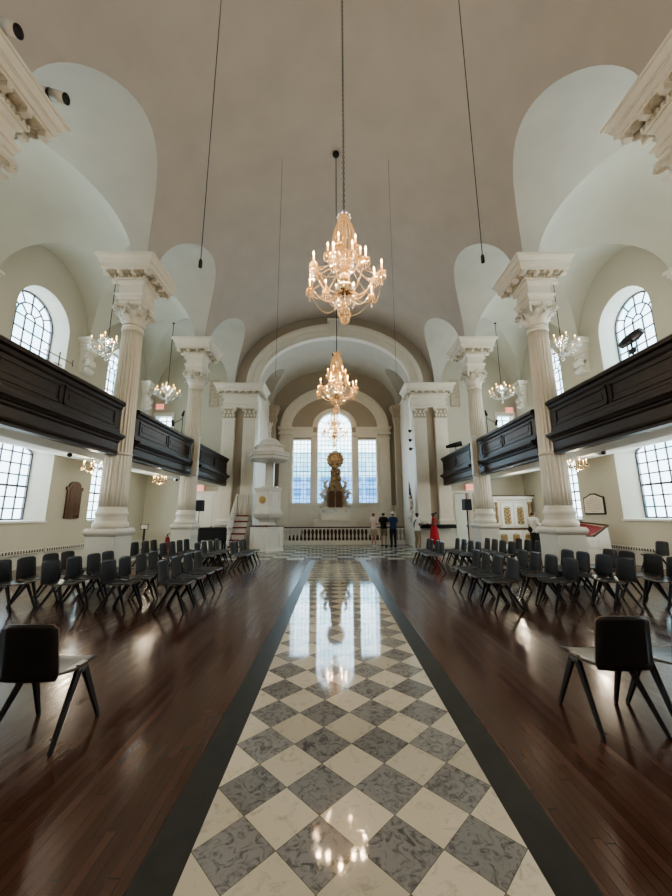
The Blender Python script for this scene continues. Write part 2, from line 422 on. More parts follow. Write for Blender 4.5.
# chancel barrel with one small lunette each side
CBY, CR, CH = 19.7, 1.85, 1.15
barrel(CA, CB, CR, CH, [CBY], YE, YAPSE, 1)
for s in (-1, 1):
    rn = []
    for p in phis:
        y = CBY + CH*cos(p); z = ZS + CR*sin(p); x0 = nave_x(z, CA, CB)
        rn.append([NP(s, x0 + (4.75-x0)*k/3, y, z) for k in range(4)])
    strip_rows(rn, 1)
    c.add([NP(s, 4.75, CBY + CH*cos(p), ZS + CR*sin(p)) for p in phis], [tuple(range(N+1))], 1)
struct(c, 'ceiling', [M['nave'], M['cross'], M['aisle']])

# end wall of nave above the chancel arch, and the archivolt
w = MB()
vs = []; fs = []
for i, p in enumerate(phis):
    vs += [(AX + CA*cos(p), YE, ZS + CB*sin(p)), (AX + 5.3*cos(p), YE, ZS + 4.1*sin(p))]
for i in range(N): fs.append((2*i, 2*i+1, 2*i+3, 2*i+2))
w.add(vs, fs, 0)
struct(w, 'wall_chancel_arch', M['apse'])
def archivolt(mb, prof, cx, zc, y, n=40, a0=0, a1=pi):
    """prof list of (rx, rz, dy): nested ellipses, projecting dy toward the camera"""
    vs = []
    for i in range(n+1):
        p = a0 + (a1-a0)*i/n
        for rx, rz, dy in prof: vs.append((cx + rx*cos(p), y - dy, zc + rz*sin(p)))
    m = len(prof)
    mb.add(vs, [(i*m+k, i*m+k+1, (i+1)*m+k+1, (i+1)*m+k) for i in range(n) for k in range(m-1)], 0, False)
a = MB()
archivolt(a, [(CA-.02, CB-.02, -.25), (CA-.02, CB-.02, .10), (4.10, 2.86, .10), (4.10, 2.86, .14), (4.28, 3.05, .14), (4.28, 3.05, .19), (4.42, 3.21, .24), (4.55, 3.36, .24), (4.55, 3.36, -.02)], AX, ZS, YE)
struct(a, 'trim_2', M['trim'])
k = MB()
k.prism([(-.22, 10.80), (.22, 10.80), (.30, 11.66), (-.30, 11.66)], 'y', YE-.34, YE)
k.prism([(-.36, 11.66), (.36, 11.66), (.40, 11.80), (-.40, 11.80)], 'y', YE-.42, YE)
k.prism([(-.09, 10.86), (.09, 10.86), (.13, 11.6), (-.13, 11.6)], 'y', YE-.40, YE)
ko = k.build('trim_3', M['trim']); ko.location.x = AX; ko['kind'] = 'structure'

# ------------------------------------------------------------------ walls with openings
def arch_loop(c0, hw, z0, zs, rise, n=16):
    pts = [(c0 - hw, z0), (c0 + hw, z0)]
    for i in range(n+1):
        p = pi*i/n; pts.append((c0 + hw*cos(p), zs + rise*sin(p)))
    return pts
def rect_loop(a0, a1, b0, b1): return [(a0, b0), (a1, b0), (a1, b1), (a0, b1)]
def wall_mesh(name, mats, outer, holes, to3d, inner=None, mi_rev=1):
    """holes: list of loops at the wall face; inner: list of (loop, depth) for the reveals"""
    bm = bmesh.new(); eds = []
    for loop in [outer] + holes:
        vs = [bm.verts.new(to3d(a, b, 0)) for a, b in loop]
        for i in range(len(vs)): eds.append(bm.edges.new((vs[i], vs[(i+1) % len(vs)])))
    bmesh.ops.triangle_fill(bm, use_beauty=True, use_dissolve=False, edges=eds)
    if inner:
        for loop, (lp, d) in zip(holes, inner):
            va = [bm.verts.new(to3d(a, b, 0)) for a, b in loop]; vb = [bm.verts.new(to3d(a, b, d)) for a, b in lp]
            for i in range(len(va)):
                j = (i+1) % len(va)
                fc = bm.faces.new((va[i], va[j], vb[j], vb[i])); fc.material_index = mi_rev; fc.smooth = False
    me = bpy.data.meshes.new(name); bm.to_mesh(me); bm.free()
    for m in mats: me.materials.append(m)
    o = bpy.data.objects.new(name, me); COL.objects.link(o); o['kind'] = 'structure'
    return o
WIN_Y = [2.05, 6.45, 10.85, 15.3]
WN = [0]
def lattice_window(loop, hw, z0, zs, rise, cols, rows, to3d, arched, frame=.05, mun=.04, transom=None):
    """frame + leading as one structure with the glass as child"""
    WN[0] += 1
    fr = MB(); c0 = 0
    n = len(loop)
    def seg(p, q, wd, dep=.05):
        fr.bar(to3d(*p, -.0), to3d(*q, -.0), wd, dep, up=UPV, mi=0)
    a = Vector(to3d(0, 0, 0)); UPV = (Vector(to3d(0, 0, 1)) - a).normalized()
    for i in range(n): fr.bar(to3d(*loop[i], 0), to3d(*loop[(i+1) % n], 0), frame*1.6, .06, up=UPV, mi=1 if frame > .04 else 0)
    cc = sum(p[0] for p in loop[:2])/2
    def top(x):
        d = (x-cc)/hw
        return zs + rise*sqrt(max(0, 1-d*d)) if rise else zs
    def segl(p, q, wd): fr.bar(to3d(*p, 0), to3d(*q, 0), wd, .03, up=UPV, mi=1)
    zt = zs if arched else None
    for i in range(1, cols):
        x = cc - hw + 2*hw*i/cols
        segl((x, z0), (x, zs if arched else top(x)), mun)
    ztop = zs if arched else zs + rise*.0
    for j in range(1, rows + (1 if arched else 0)):
        z = z0 + (zs - z0)*j/rows
        segl((cc-hw, z), (cc+hw, z), mun*(1.6 if transom == j else 1))
    if arched:
        ri = hw*.6; rz = rise*.6
        prev = None
        for i in range(13):
            p = pi*i/12; q = (cc + ri*cos(p), zs + rz*sin(p))
            if prev: segl(prev, q, mun)
            prev = q
        prev = None
        for i in range(9):
            p = pi*i/8; q = (cc + hw*.22*cos(p), zs + rise*.22*sin(p))
            if prev: segl(prev, q, mun)
            prev = q
        for i in range(1, 6):
            p = pi*i/6
            segl((cc + hw*.6*cos(p), zs + rise*.6*sin(p)), (cc + hw*cos(p), zs + rise*sin(p)), mun)
        for i in (1, 2, 3):
            p = pi*i/4
            segl((cc + hw*.22*cos(p), zs + rise*.22*sin(p)), (cc + hw*.6*cos(p), zs + rise*.6*sin(p)), mun)
    elif rise:
        segl((cc-hw, zs), (cc+hw, zs), mun)
    o = fr.build('window_%d' % WN[0], [M['sash'], M['lead']]); o['kind'] = 'structure'
    g = MB(); g.add([to3d(a_, b_, .02) for a_, b_ in loop], [tuple(range(n))])
    g.build('glass_pane', M['glass'], o)
    return o
for s, nm in ((-1, 'wall_left'), (1, 'wall_right')):
    X0 = AX + s*XW
    T = lambda a, b, d, X0=X0, s=s: (X0 + s*d, a, b)
    holes, inner, wins = [], [], []
    for y in WIN_Y:
        holes.append(arch_loop(y, 1.22, 1.42, 3.62, .16)); inner.append((arch_loop(y, .92, 1.46, 3.60, .30), .52))
        holes.append(arch_loop(y, 1.08, 5.9, 8.00, 1.08)); inner.append((arch_loop(y, .92, 5.9, 8.02, .92), .52))
    wall_mesh(nm, [M['wall'], M['trim']], rect_loop(YB, YEND, 0, 10.62), holes, T, inner)
    T2 = lambda a, b, d, X0=X0, s=s: (X0 + s*(.52 + d), a, b)
    for y in WIN_Y:
        lattice_window(arch_loop(y, .92, 1.46, 3.60, .30), .92, 1.46, 3.60, .30, 5, 6, T2, False, transom=3)
        lattice_window(arch_loop(y, .92, 5.9, 8.02, .92), .92, 5.9, 8.02, .92, 5, 5, T2, True)
    sl = MB()                                     # window sills
    for y in WIN_Y: sl.box(min(X0 - s*.05, X0 + s*.55), max(X0 - s*.05, X0 + s*.52), y-1.26, y+1.26, 1.36, 1.425)
    struct(sl, 'trim_%d' % (4 if s < 0 else 5), M['trim'])
# end walls of the aisles
for s, nm in ((-1, 'wall_end_left'), (1, 'wall_end_right')):
    T = lambda a, b, d, s=s: (AX + s*a, YEND + d, b)
    hol = [rect_loop(8.66, 9.52, 4.3, 6.80)]
    inn = [(rect_loop(8.66, 9.52, 4.3, 6.80), .35)]
    if s > 0:
        hol.append(rect_loop(6.10, 6.80, 0.0, 2.66)); inn.append((rect_loop(6.10, 6.80, 0.0, 2.66), .35))
    wall_mesh(nm, [M['wall'], M['trim']], rect_loop(5.74, XW, -.001, 10.62), hol, T, inn)
bw = MB(); bw.quad((-11, YB, 0), (11, YB, 0), (11, YB, 12.2), (-11, YB, 12.2))
struct(bw, 'wall_back', M['wall'])
# baseboards with radiator grilles as slots
for s in (-1, 1):
    b = MB(); X0 = AX + s*XW
    b.box(min(X0 - s*.16, X0), max(X0 - s*.16, X0), YB, YEND, 0, .41)
    b.box(min(X0 - s*.18, X0), max(X0 - s*.18, X0), YB, YEND, .41, .43)
    struct(b, 'baseboard_left' if s < 0 else 'baseboard_right', M['plinth'])
# chancel side walls, apse wall
for s in (-1, 1):
    b = MB()
    b.quad(NP(s, 4.0, 18.2, 0), NP(s, 4.0, YAPSE, 0), NP(s, 4.0, YAPSE, ZS), NP(s, 4.0, 18.2, ZS))
    b.quad(NP(s, 3.9, 17.6, ZS), NP(s, 3.9, YAPSE, ZS), NP(s, 4.8, YAPSE, ZS), NP(s, 4.8, 17.6, ZS))
    struct(b, 'wall_chancel_left' if s < 0 else 'wall_chancel_right', M['trim'])
TA = lambda a, b, d: (AX + a, YAPSE + d, b)
h0 = rect_loop(-2.62, -1.50, 2.32, 6.28); h2 = rect_loop(1.47, 2.60, 2.32, 6.28); h1 = arch_loop(-.01, 1.08, 2.32, 7.08, .96)
outer = [(-4.9, 0), (4.9, 0), (4.9, 11.2), (-4.9, 11.2)]
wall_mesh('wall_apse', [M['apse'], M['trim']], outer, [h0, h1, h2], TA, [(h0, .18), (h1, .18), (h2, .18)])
TA2 = lambda a, b, d: (AX + a, YAPSE + .18 + d, b)
lattice_window(h0, .56, 2.32, 6.28, 0, 5, 14, TA2, False, .035, .028, transom=7)
lattice_window(h2, .565, 2.32, 6.28, 0, 5, 14, TA2, False, .035, .028, transom=7)
lattice_window(h1, 1.08, 2.32, 7.08, .96, 9, 17, TA2, True, .035, .028, transom=7)
# palladian trim
p = MB(); Y = YAPSE
archivolt(p, [(2.72, 2.05, 0), (2.72, 2.05, .10), (2.86, 2.19, .10), (2.86, 2.19, .15), (3.25, 2.55, .15), (3.25, 2.55, .2), (3.42, 2.70, .2), (3.42, 2.70, 0)], AX-.02, 7.05, Y)
archivolt(p, [(1.10, .98, 0), (1.10, .98, .06), (1.32, 1.16, .08), (1.40, 1.24, .10), (1.40, 1.24, 0)], AX-.01, 7.08, Y)
for x0, x1 in ((-3.45, -1.42), (1.38, 3.42)):     # entablature above the side lights
    p.box(AX+x0, AX+x1, Y-.10, Y, 6.42, 6.72); p.box(AX+x0-.03, AX+x1+.03, Y-.16, Y, 6.72, 6.88); p.box(AX+x0-.06, AX+x1+.06, Y-.24, Y, 6.88, 7.06)
for x in (-3.12, 3.10):                            # outer pilasters
    p.box(AX+x-.33, AX+x+.33, Y-.18, Y, .9, 6.45); p.box(AX+x-.40, AX+x+.40, Y-.26, Y, .9, 1.15)
    p.box(AX+x-.37, AX+x+.37, Y-.24, Y, 6.3, 6.4); p.box(AX+x-.42, AX+x+.42, Y-.3, Y, 6.58, 6.72); p.box(AX+x-.45, AX+x+.45, Y-.34, Y, 6.9, 7.08)
for x in (-1.29, 1.27):                            # mullion piers
    p.box(AX+x-.19, AX+x+.19, Y-.12, Y, 2.1, 6.45); p.box(AX+x-.22, AX+x+.22, Y-.16, Y, 6.5, 6.72)
for x0, x1 in ((-2.72, -1.42), (-1.2, 1.18), (1.38, 2.70)): p.box(AX+x0, AX+x1, Y-.14, Y, 2.18, 2.30)
for x in (-2.70, 2.68): p.box(AX+x-.08, AX+x+.08, Y-.06, Y, 2.2, 6.42)
for x0, x1 in ((-2.6, -1.5), (-1.0, 1.0), (1.5, 2.6)):
    p.box(AX+x0, AX+x1, Y-.03, Y, 1.1, 2.0)
p.box(AX-3.9, AX+3.9, Y-.06, Y, 0, 2.18)
struct(p, 'trim_6', M['trim'])
# corner pilasters of the chancel
for i, s in enumerate((-1, 1)):
    p = MB(); x = AX + s*3.86
    p.box(x-.2, x+.2, 20.9, 21.3, 1.3, 7.1); p.box(x-.28, x+.28, 20.82, 21.38, 0, 1.3)
    p.sq([(.0, 7.1), (.02, 7.16), (.1, 7.5), (.06, 7.55), (.06, 7.75), (.14, 7.9), (.14, 8.0), (.24, 8.2)], .2, .2, (x, 21.1, 0))
    struct(p, 'trim_%d' % (7+i), M['apse'])  # darker tan paints the chancel shade onto these pilasters

# gallery floors / soffits
for s in (-1, 1):
    g = MB()
    prof = [(5.46, 3.0), (6.15, 3.0), (6.15, 3.16), (6.5, 3.20), (8.6, 3.46), (XW, 3.66), (XW, 4.35), (5.5, 3.62), (5.46, 3.6)]
    g.prism([(AX + s*a_, b_) for a_, b_ in prof], 'y', YB, 17.15)
    prof = [(5.76, 3.0), (6.15, 3.0), (6.15, 3.16), (6.5, 3.20), (8.6, 3.46), (XW, 3.66), (XW, 4.35), (5.76, 3.62)]
    g.prism([(AX + s*a_, b_) for a_, b_ in prof], 'y', 17.15, YEND)
    o = struct(g, 'ceiling_gallery_left' if s < 0 else 'ceiling_gallery_right', M['soffit'])

# ------------------------------------------------------------------ columns
def capital_mesh(r, h):
    m = MB()
    m.lathe([(r, 0), (r*1.06, .02), (r*1.06, .06), (r, .08), (r*.98, .12), (r*1.02, h*.5), (r*1.15, h*.8), (r*1.32, h*.9)], 24)
    def leaf(a, z0, hh, w, out):
        ca, sa = cos(a), sin(a)
        rows = []
        for i in range(7):
            t_ = i/6
            rr = r*1.02 + out*(t_**2.2)*(1 if t_ < .9 else .98)
            zz = z0 + hh*min(t_, 1.0) - (hh*.18 if i == 6 else 0)
            if i == 6: rr += .025
            ww = w*(1 - .15*t_ if t_ < .7 else 1.0 - .9*(t_-.55))
            rows.append((rr, zz, ww))
        vs = []
        for rr, zz, ww in rows:
            for q, bulge in ((-1, 0), (0, .022), (1, 0)):
                vs.append(((rr+bulge)*ca - q*ww*sa, (rr+bulge)*sa + q*ww*ca, zz))
        m.add(vs, [(i*3+k, i*3+k+1, (i+1)*3+k+1, (i+1)*3+k) for i in range(6) for k in range(2)], 0, True)
    for k_ in range(8):
        leaf(2*pi*k_/8, .08, h*.40, r*.36, .15)
        leaf(2*pi*(k_+.5)/8, .08, h*.66, r*.34, .19)
    for k_ in range(4):                         # corner volutes
        a = pi/4 + k_*pi/2; d = Vector((cos(a), sin(a), 0))
        pts = []
        for i in range(16):
            th = -pi*.5 + i*2*pi*1.35/15; rad = .085*(1 - .6*i/15)
            pts.append(d*(.455 + rad*cos(th+pi)) + Vector((0, 0, h*.80 + rad*sin(th+pi))))
        m.tube([d*r*1.05 + Vector((0, 0, h*.45))] + pts, [.018] + [.032]*16, 6)
        m.sph(d*.455 + Vector((0, 0, h*.8)), .05, 8, 5)
    for k_ in range(4):                         # fleuron on each face
        a = k_*pi/2; m.sph((cos(a)*(r*1.6), sin(a)*(r*1.6), h*.93), .06, 8, 5)
        for q in (-1, 1):
            a2 = a + q*.28; m.tube([(cos(a2)*r*1.08, sin(a2)*r*1.08, h*.5), (cos(a2)*r*1.25, sin(a2)*r*1.25, h*.75), (cos(a)*r*1.55, sin(a)*r*1.55, h*.82)], .022, 5)
    # concave abacus
    pts = []
    for k_ in range(4):
        a0 = pi/4 + k_*pi/2; a1 = a0 + pi/2
        A = Vector((cos(a0), sin(a0)))*(.49); B = Vector((cos(a1), sin(a1)))*(.49)
        for i in range(6):
            t_ = i/6; P = A.lerp(B, t_); n_ = (A+B).normalized()
            pts.append(tuple(P - n_*(.075*sin(pi*t_))))
    m.prism(pts, 'z', h*.90, h)
    m.prism([(q[0]*1.05, q[1]*1.05) for q in pts], 'z', h*.955, h)
    return m
def entablature_mesh(hx, hy, modx=3, mody=3):
    """z from 0 to 1.19"""
    m = MB()
    m.sq([(0, 0), (0, .10), (.03, .10), (.03, .20), (.06, .22), (.08, .27), (.0, .27), (.0, .55), (.03, .57), (.06, .62), (.06, .66)], hx, hy)
    m.sq([(.09, .66), (.09, .80)], hx, hy)
    m.sq([(.30, .80), (.30, .84), (.34, .845), (.34, .965), (.355, .97), (.355, 1.0), (.375, 1.005), (.385, 1.05), (.42, 1.11), (.425, 1.125), (.45, 1.13), (.45, 1.19)], hx, hy, (0, 0, 0))
    # dentil course and modillions with coffer rosettes
    for (L, H, ax) in ((hx, hy, 0), (hy, hx, 1)):
        n = max(8, int(2*(L+.09)/.08))
        for sgn in (-1, 1):
            for i in range(n):
                q = -(L+.07) + 2*(L+.07)*i/(n-1); o = sgn*(H+.105)
                cc = (q, o, .735) if ax == 0 else (o, q, .735)
                m.cbox(cc, .04, .04, .07)
            nm = modx if ax == 0 else mody
            for i in range(nm+1):
                q = -(L+.22) + 2*(L+.22)*i/nm; o = sgn*(H+.17)
                if ax == 0: m.box(q-.045, q+.045, min(o, o+sgn*.13), max(o, o+sgn*.13), .70, .80); m.sph((q, o+sgn*.11, .745), .05, 8, 4)
                else: m.box(min(o, o+sgn*.13), max(o, o+sgn*.13), q-.045, q+.045, .70, .80); m.sph((o+sgn*.11, q, .745), .05, 8, 4)
            for i in range(nm):
                q = -(L+.22) + 2*(L+.22)*(i+.5)/nm; o = sgn*(H+.21)
                cc = (q, o, .79) if ax == 0 else (o, q, .79)
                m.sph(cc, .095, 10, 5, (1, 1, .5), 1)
    return m
def shaft_mesh():
    m = MB(); n = 176
    def rf(r, a, z):
        fl = abs(sin(a*11)); dep = .13 if z > 3.1 else .075
        return r*(1 - dep*(fl**.6))
    prof = []
    for i in range(13):
        t_ = i/12; z = 1.78 + (6.40-1.78)*t_
        prof.append((.308 - .066*t_**1.3, z))
    m.lathe(prof, n, rf=rf)
    return m
def make_column():
    t_ = thing('fluted_column', '', 'column')
    p = MB(); p.sq([(.04, 0), (.04, .12), (.0, .15), (.0, 1.10), (.02, 1.12), (.05, 1.17), (.05, 1.22), (.02, 1.28)], .345)
    bevel(p.build('pedestal', M['plinth'], t_), .008)
    b = MB(); b.lathe([(.37, 1.28), (.385, 1.32), (.385, 1.37), (.37, 1.42), (.34, 1.43), (.335, 1.47), (.33, 1.54), (.34, 1.58), (.35, 1.60), (.35, 1.65), (.33, 1.68), (.315, 1.73), (.308, 1.78)], 40)
    b.build('base_moulding', M['column'], t_)
    shaft_mesh().build('shaft', M['column'], t_)
    r = MB(); r.lathe([(.27, 3.02), (.305, 3.03), (.312, 3.06), (.305, 3.09), (.27, 3.10)], 32, cap=False); r.build('astragal_ring', M['column'], t_)
    r = MB(); r.lathe([(.24, 6.34), (.262, 6.36), (.268, 6.385), (.262, 6.41), (.245, 6.43)], 32); r.build('neck_ring', M['column'], t_)
    cp = capital_mesh(.245, .62).build('capital', M['column'], t_); cp.location = (0, 0, 6.42)
    e = entablature_mesh(.30, .30).build('entablature', [M['column'], M['tan_and_shade']], t_); e.location = (0, 0, 7.03)
    return t_
col0 = None
ordn = {-1: 'left', 1: 'right'}
near = {0: 'nearest the camera, only its entablature corner in view', 1: 'in the foreground, rising beside the chairs', 2: 'farther back, with a slim loudspeaker strapped to it'}
for s in (-1, 1):
    for i, y in enumerate((4.3, 8.7, 13.05)):
        lab = 'cream fluted column on the %s of the nave, %s' % (ordn[s], near[i])
        loc = (AX + s*CX, y, 0)
        if col0 is None:
            col0 = make_column(); col0.location = loc; col0['label'] = lab; col0['group'] = 'fluted nave columns'
        else: copy_tree(col0, loc, 0, lab, 'fluted nave columns')

# piers with paired pilasters at the chancel opening
for s in (-1, 1):
    t_ = thing('pilaster_pier', 'cream pier with paired pilasters on the %s of the chancel arch' % ordn[s], 'pier', (AX + s*4.86, 18.2, 0), 0, 'pilaster piers')
    b = MB(); b.box(-.84, .84, -.66, -.02, 0, 8.0); b.build('core', M['apse'] if False else M['trim'], t_)
    p = MB(); p.sq([(.05, 0), (.05, .14), (.02, .17), (.02, 1.02), (.05, 1.06), (.05, 1.14)], .90, .40, (0, -.42, 0)); p.build('pedestal', M['plinth'], t_)
    rc = MB(); rc.box(-.24, .24, -.668, -.655, 1.16, 7.0); rc.build('recess_shade_strip', M['apse'], t_)  # darker strip paints the shade of the recess between pilasters
    for q in (-1, 1):
        pl = MB(); x = q*.53
        pl.sq([(.06, 1.14), (.07, 1.22), (.05, 1.26), (.06, 1.32), (.02, 1.38), (0, 1.42), (0, 6.38), (.02, 6.40), (.02, 6.44)], .31, .14, (x, -.76, 0))
        for z0, z1 in ((1.5, 6.3),):
            for dx in (-.2, -.1, 0, .1, .2): pl.box(x+dx-.022, x+dx+.022, -.912, -.89, z0, z1)
        pl.build('pilaster', M['column'], t_)
        cp = MB(); cp.sq([(0, 6.44), (0, 6.5), (.05, 6.93)], .29, .11, (x, -.76, 0), 1); cp.sq([(.06, 6.93), (.09, 6.97), (.09, 7.03)], .30, .12, (x, -.76, 0))  # bell coloured darker as painted shade behind the leaves
        for r_ in range(2):
            for k_ in range(4 - r_):
                xx = x - .24 + (.16 if not r_ else .2)*k_ + (.0 if not r_ else .04)
                cp.sph((xx, -.90 - .03*r_, 6.58 + .17*r_), .075, 8, 5, (.75, .6, 1.15))
        for v in (-1, 1):
            cp.sph((x + v*.31, -.92, 6.87), .085, 10, 6, (1, .6, 1)); cp.sph((x+v*.31, -.98, 6.87), .04, 8, 5)
        cp.build('capital', [M['column'], M['tan_and_shade']], t_)
    e = entablature_mesh(.85, .36, 6, 3).build('entablature', [M['column'], M['tan_and_shade']], t_); e.location = (0, -.42, 7.03)

# wall corbels under the aisle vaults
def make_corbel():
    t_ = thing('scroll_corbel', '', 'corbel')
    p = MB(); p.box(.003, .20, -.20, .20, -1.35, -.2)
    for o_, z0, z1 in ((0, -.55, -.50), (.04, -.50, -.30), (.08, -.30, -.20), (.13, -.20, -.10), (.18, -.10, 0)): p.box(.003, .30+o_, -.22-o_, .22+o_, z0, z1)
    p.build('cap', M['trim'], t_)
    q = MB()
    for k_ in range(5): q.sph((.22, -.16 + .08*k_, -.64), .07, 8, 5, (1, .8, 1.4))
    for z, r in ((-.92, .17), (-1.22, .13)):
        q.lathe([(.01, -.20), (r*.6, -.20), (r, -.17), (r, .17), (r*.6, .20), (.01, .20)], 14, (0, 0, 0))
        n = 14*6
        for i in range(len(q.v)-n, len(q.v)):
            x, y, zz = q.v[i]; q.v[i] = (.24 + x, zz, z + y)
    q.build('scroll_bracket', M['trim'], t_)
    return t_
cb = None
for s in (-1, 1):
    for j, y in enumerate((4.3, 8.4, 12.75, 17.15)):
        lab = 'white scroll corbel on the %s aisle wall, %s' % (ordn[s], ['above the second window from the camera', 'hidden-side bracket beside the large arched window', 'just beyond the nearest visible arched window', 'at the far end near the exit sign'][j])
        if j == 0: continue
        if j == 1: lab = 'white scroll corbel on the %s aisle wall, nearer side of the large arched window' % ordn[s]
        loc = (AX + s*XW, y, ZS + .02); rz = pi if s > 0 else 0
        if cb is None:
            cb = make_corbel(); cb.location = loc; cb.rotation_euler.z = rz; cb['label'] = lab; cb['group'] = 'wall corbels'
        else: copy_tree(cb, loc, rz, lab, 'wall corbels')

# ------------------------------------------------------------------ gallery parapets
def make_gallery(s, y0, y1, label):
    L = y1 - y0
    t_ = thing('gallery_parapet', label, 'balcony front', (AX + s*5.32, y0, 2.98), 0, 'dark wooden gallery fronts')
    o = -s                                       # toward the nave
    prof = [(-.12, 0), (.05, 0), (.05, .05), (.08, .08), (.06, .13), (.06, .30), (.09, .34), (.09, .38), (.13, .38), (.21, .44), (.22, .50), (.10, .53), (.07, .56), (.07, .62), (.04, .64), (.04, 1.12), (.07, 1.16), (.09, 1.22), (.14, 1.25), (.14, 1.31), (.10, 1.35), (-.12, 1.35)]
    m = MB(); m.prism([(o*a_, b_) for a_, b_ in prof], 'y', .0, L); n = int(L/.085)
    for i in range(n):
        y = L*(i+.5)/n; m.box(min(o*.06, o*.15), max(o*.09, o*.15), y-.022, y+.022, .385, .425)
    m.build('front', M['dark_oak'], t_)
    npn = 2
    for i in range(npn):
        a0 = .16 + (L-.32)*i/npn + .04; a1 = .16 + (L-.32)*(i+1)/npn - .04
        p = MB(); z0, z1 = .70, 1.08
        for (ya, yb, za, zb) in ((a0, a1, z0, z0+.05), (a0, a1, z1-.05, z1), (a0, a0+.05, z0, z1), (a1-.05, a1, z0, z1)):
            p.box(min(o*.03, o*.062), max(o*.03, o*.062), ya, yb, za, zb)
        p.box(min(o*.03, o*.052), max(o*.03, o*.052), a0+.13, a1-.13, z0+.12, z1-.12)
        p.build('panel', M['dark_oak'], t_)
    return t_
for s in (-1, 1):
    make_gallery(s, 4.62, 8.37, 'dark wooden gallery front on the %s, the nearest and largest section' % ordn[s])
    make_gallery(s, 9.03, 12.72, 'dark wooden gallery front on the %s, between the two fluted columns' % ordn[s])
    make_gallery(s, 13.38, 17.1, 'dark wooden gallery front on the %s, the short far section against the pier' % ordn[s])
    make_gallery(s, .23, 3.97, 'dark wooden gallery front on the %s, behind the frame edge nearest the camera' % ordn[s]) if False else None
# ---------------------------------------------------------------- PART2
# ------------------------------------------------------------------ chairs
def make_chair():
    t_ = thing('stacking_chair', '', 'chair')
    # seat: thin ply, slightly dished, narrower at the back
    def slab(name, rows, th, nrm):
        nu = len(rows[0]); nv = len(rows); vs = []
        for r_ in rows:
            for p_ in r_: vs.append(p_)
        top = len(vs); nn = Vector(nrm)*th
        vs += [tuple(Vector(p_) - nn) for p_ in vs]
        fs, ms = [], []
        for i in range(nv-1):
            for k_ in range(nu-1):
                a_ = i*nu+k_; fs.append((a_, a_+1, a_+nu+1, a_+nu)); ms.append(0)
                fs.append((top+a_, top+a_+nu, top+a_+nu+1, top+a_+1)); ms.append(0)
        loop = [k_ for k_ in range(nu)] + [i*nu+nu-1 for i in range(1, nv)] + [(nv-1)*nu+k_ for k_ in range(nu-2, -1, -1)] + [i*nu for i in range(nv-2, 0, -1)]
        for a_, b_ in zip(loop, loop[1:] + loop[:1]): fs.append((a_, b_, top+b_, top+a_)); ms.append(1)
        m = MB(); m.v = vs; m.f = fs; m.m = ms; m.s = [True if q == 0 else False for q in ms]
        return m.build(name, [M['black_chair'], M['edge']], t_)
    rows = []
    for i in range(11):
        v = i/10; y = -.215 + .46*v
        rz = .452 - .018*sin(pi*v) + .012*(1-v)**6
        if v > .85: rz -= .02*((v-.85)/.15)**2
        w_ = .20 + .025*v
        cut = 0 if v < .9 else .035*((v-.9)/.1)**2
        rows.append([((-1 + 2*k_/8)*(w_-cut), y, rz + .012*abs(-1+2*k_/8)**2) for k_ in range(9)])
    slab('seat', rows, .011, (0, 0, 1))
    rows = []
    for i in range(11):
        v = i/10; z = .435 + .385*v; y = -.215 - .045*v
        w_ = .215 - .018*v
        if v > .88: w_ -= .03*((v-.88)/.12)**2
        if v < .1: w_ -= .02*((.1-v)/.1)**2
        zz = z - (.012*0)
        rows.append([((-1 + 2*k_/8)*w_, y - .022*(1-abs(-1+2*k_/8)**2), zz - (.010*abs(-1+2*k_/8)**4 if v > .95 else 0)) for k_ in range(9)])
    slab('backrest', rows, .011, (0, 1, 0))
    for s_ in (-1, 1):
        b_ = MB()
        b_.bar((s_*.165, -.06, .435), (s_*.165, .14, .435), .05, .02)
        b_.bar((s_*.19, .0, .425), (s_*.19, .09, .425), .03, .06)
        b_.build('leg_bracket', M['steel'], t_)
        for yy, y0 in ((-.245, .02), (.245, .07)):
            l_ = MB()
            l_.bar((s_*.19, y0, .43), (s_*.235, yy, .0), .026, .05, .018, .024, up=(0, 1, 0.3))
            l_.build('leg', M['chair_leg'], t_)
    b_ = MB(); b_.bar((-.17, .04, .428), (.17, .04, .428), .03, .014); b_.build('cross_bar', M['chair_leg'], t_)
    return t_
chair0 = make_chair(); used = [False]
def chair(x, y, rz, label, group):
    if not used[0]:
        used[0] = True; chair0.location = (x, y, 0); chair0.rotation_euler.z = rz; tag(chair0, label, None, group); return chair0
    return copy_tree(chair0, (x, y, 0), rz, label, group)
chair(-2.12, 2.93, 0, 'black chair alone in the left foreground, seen from behind and cut by the frame', 'foreground chairs')
chair(2.13, 3.06, 0, 'black chair in the right foreground, seen whole from behind with its seat to the left', 'foreground chairs')
chair(2.70, 3.06, 0, 'black chair cut by the right frame edge, beside the large foreground chair', 'foreground chairs')
rown = ['first file from the aisle', 'second file from the aisle', 'third file from the aisle', 'fourth file, nearest the wall']
seqn = ['closest to the camera', 'second from the camera', 'third from the camera', 'last before the gap']
far_seq = ['closest to the camera', 'second from the camera', 'third from the camera', 'nearest the altar']
def rnd(a_): return random.uniform(-a_, a_)
xl = [-2.69, -3.65, -4.61, -5.50]; xr = [2.85, 3.84, 4.84, 5.74]
yn = [6.40, 6.92, 7.47, 7.97]
for i, x in enumerate(xl):
    for j, y in enumerate(yn):
        chair(x + rnd(.02), y + rnd(.02), -pi/2 + rnd(.03), 'black chair, near left block, %s, %s' % (rown[i], seqn[j]), 'near left block of chairs')
for i, x in enumerate(xr):
    for j, y in enumerate(yn):
        chair(x + rnd(.02), y + rnd(.02), pi/2 + rnd(.03), 'black chair, near right block, %s, %s' % (rown[i], seqn[j]), 'near right block of chairs')
yf = [10.45, 10.98, 11.55, 12.1]
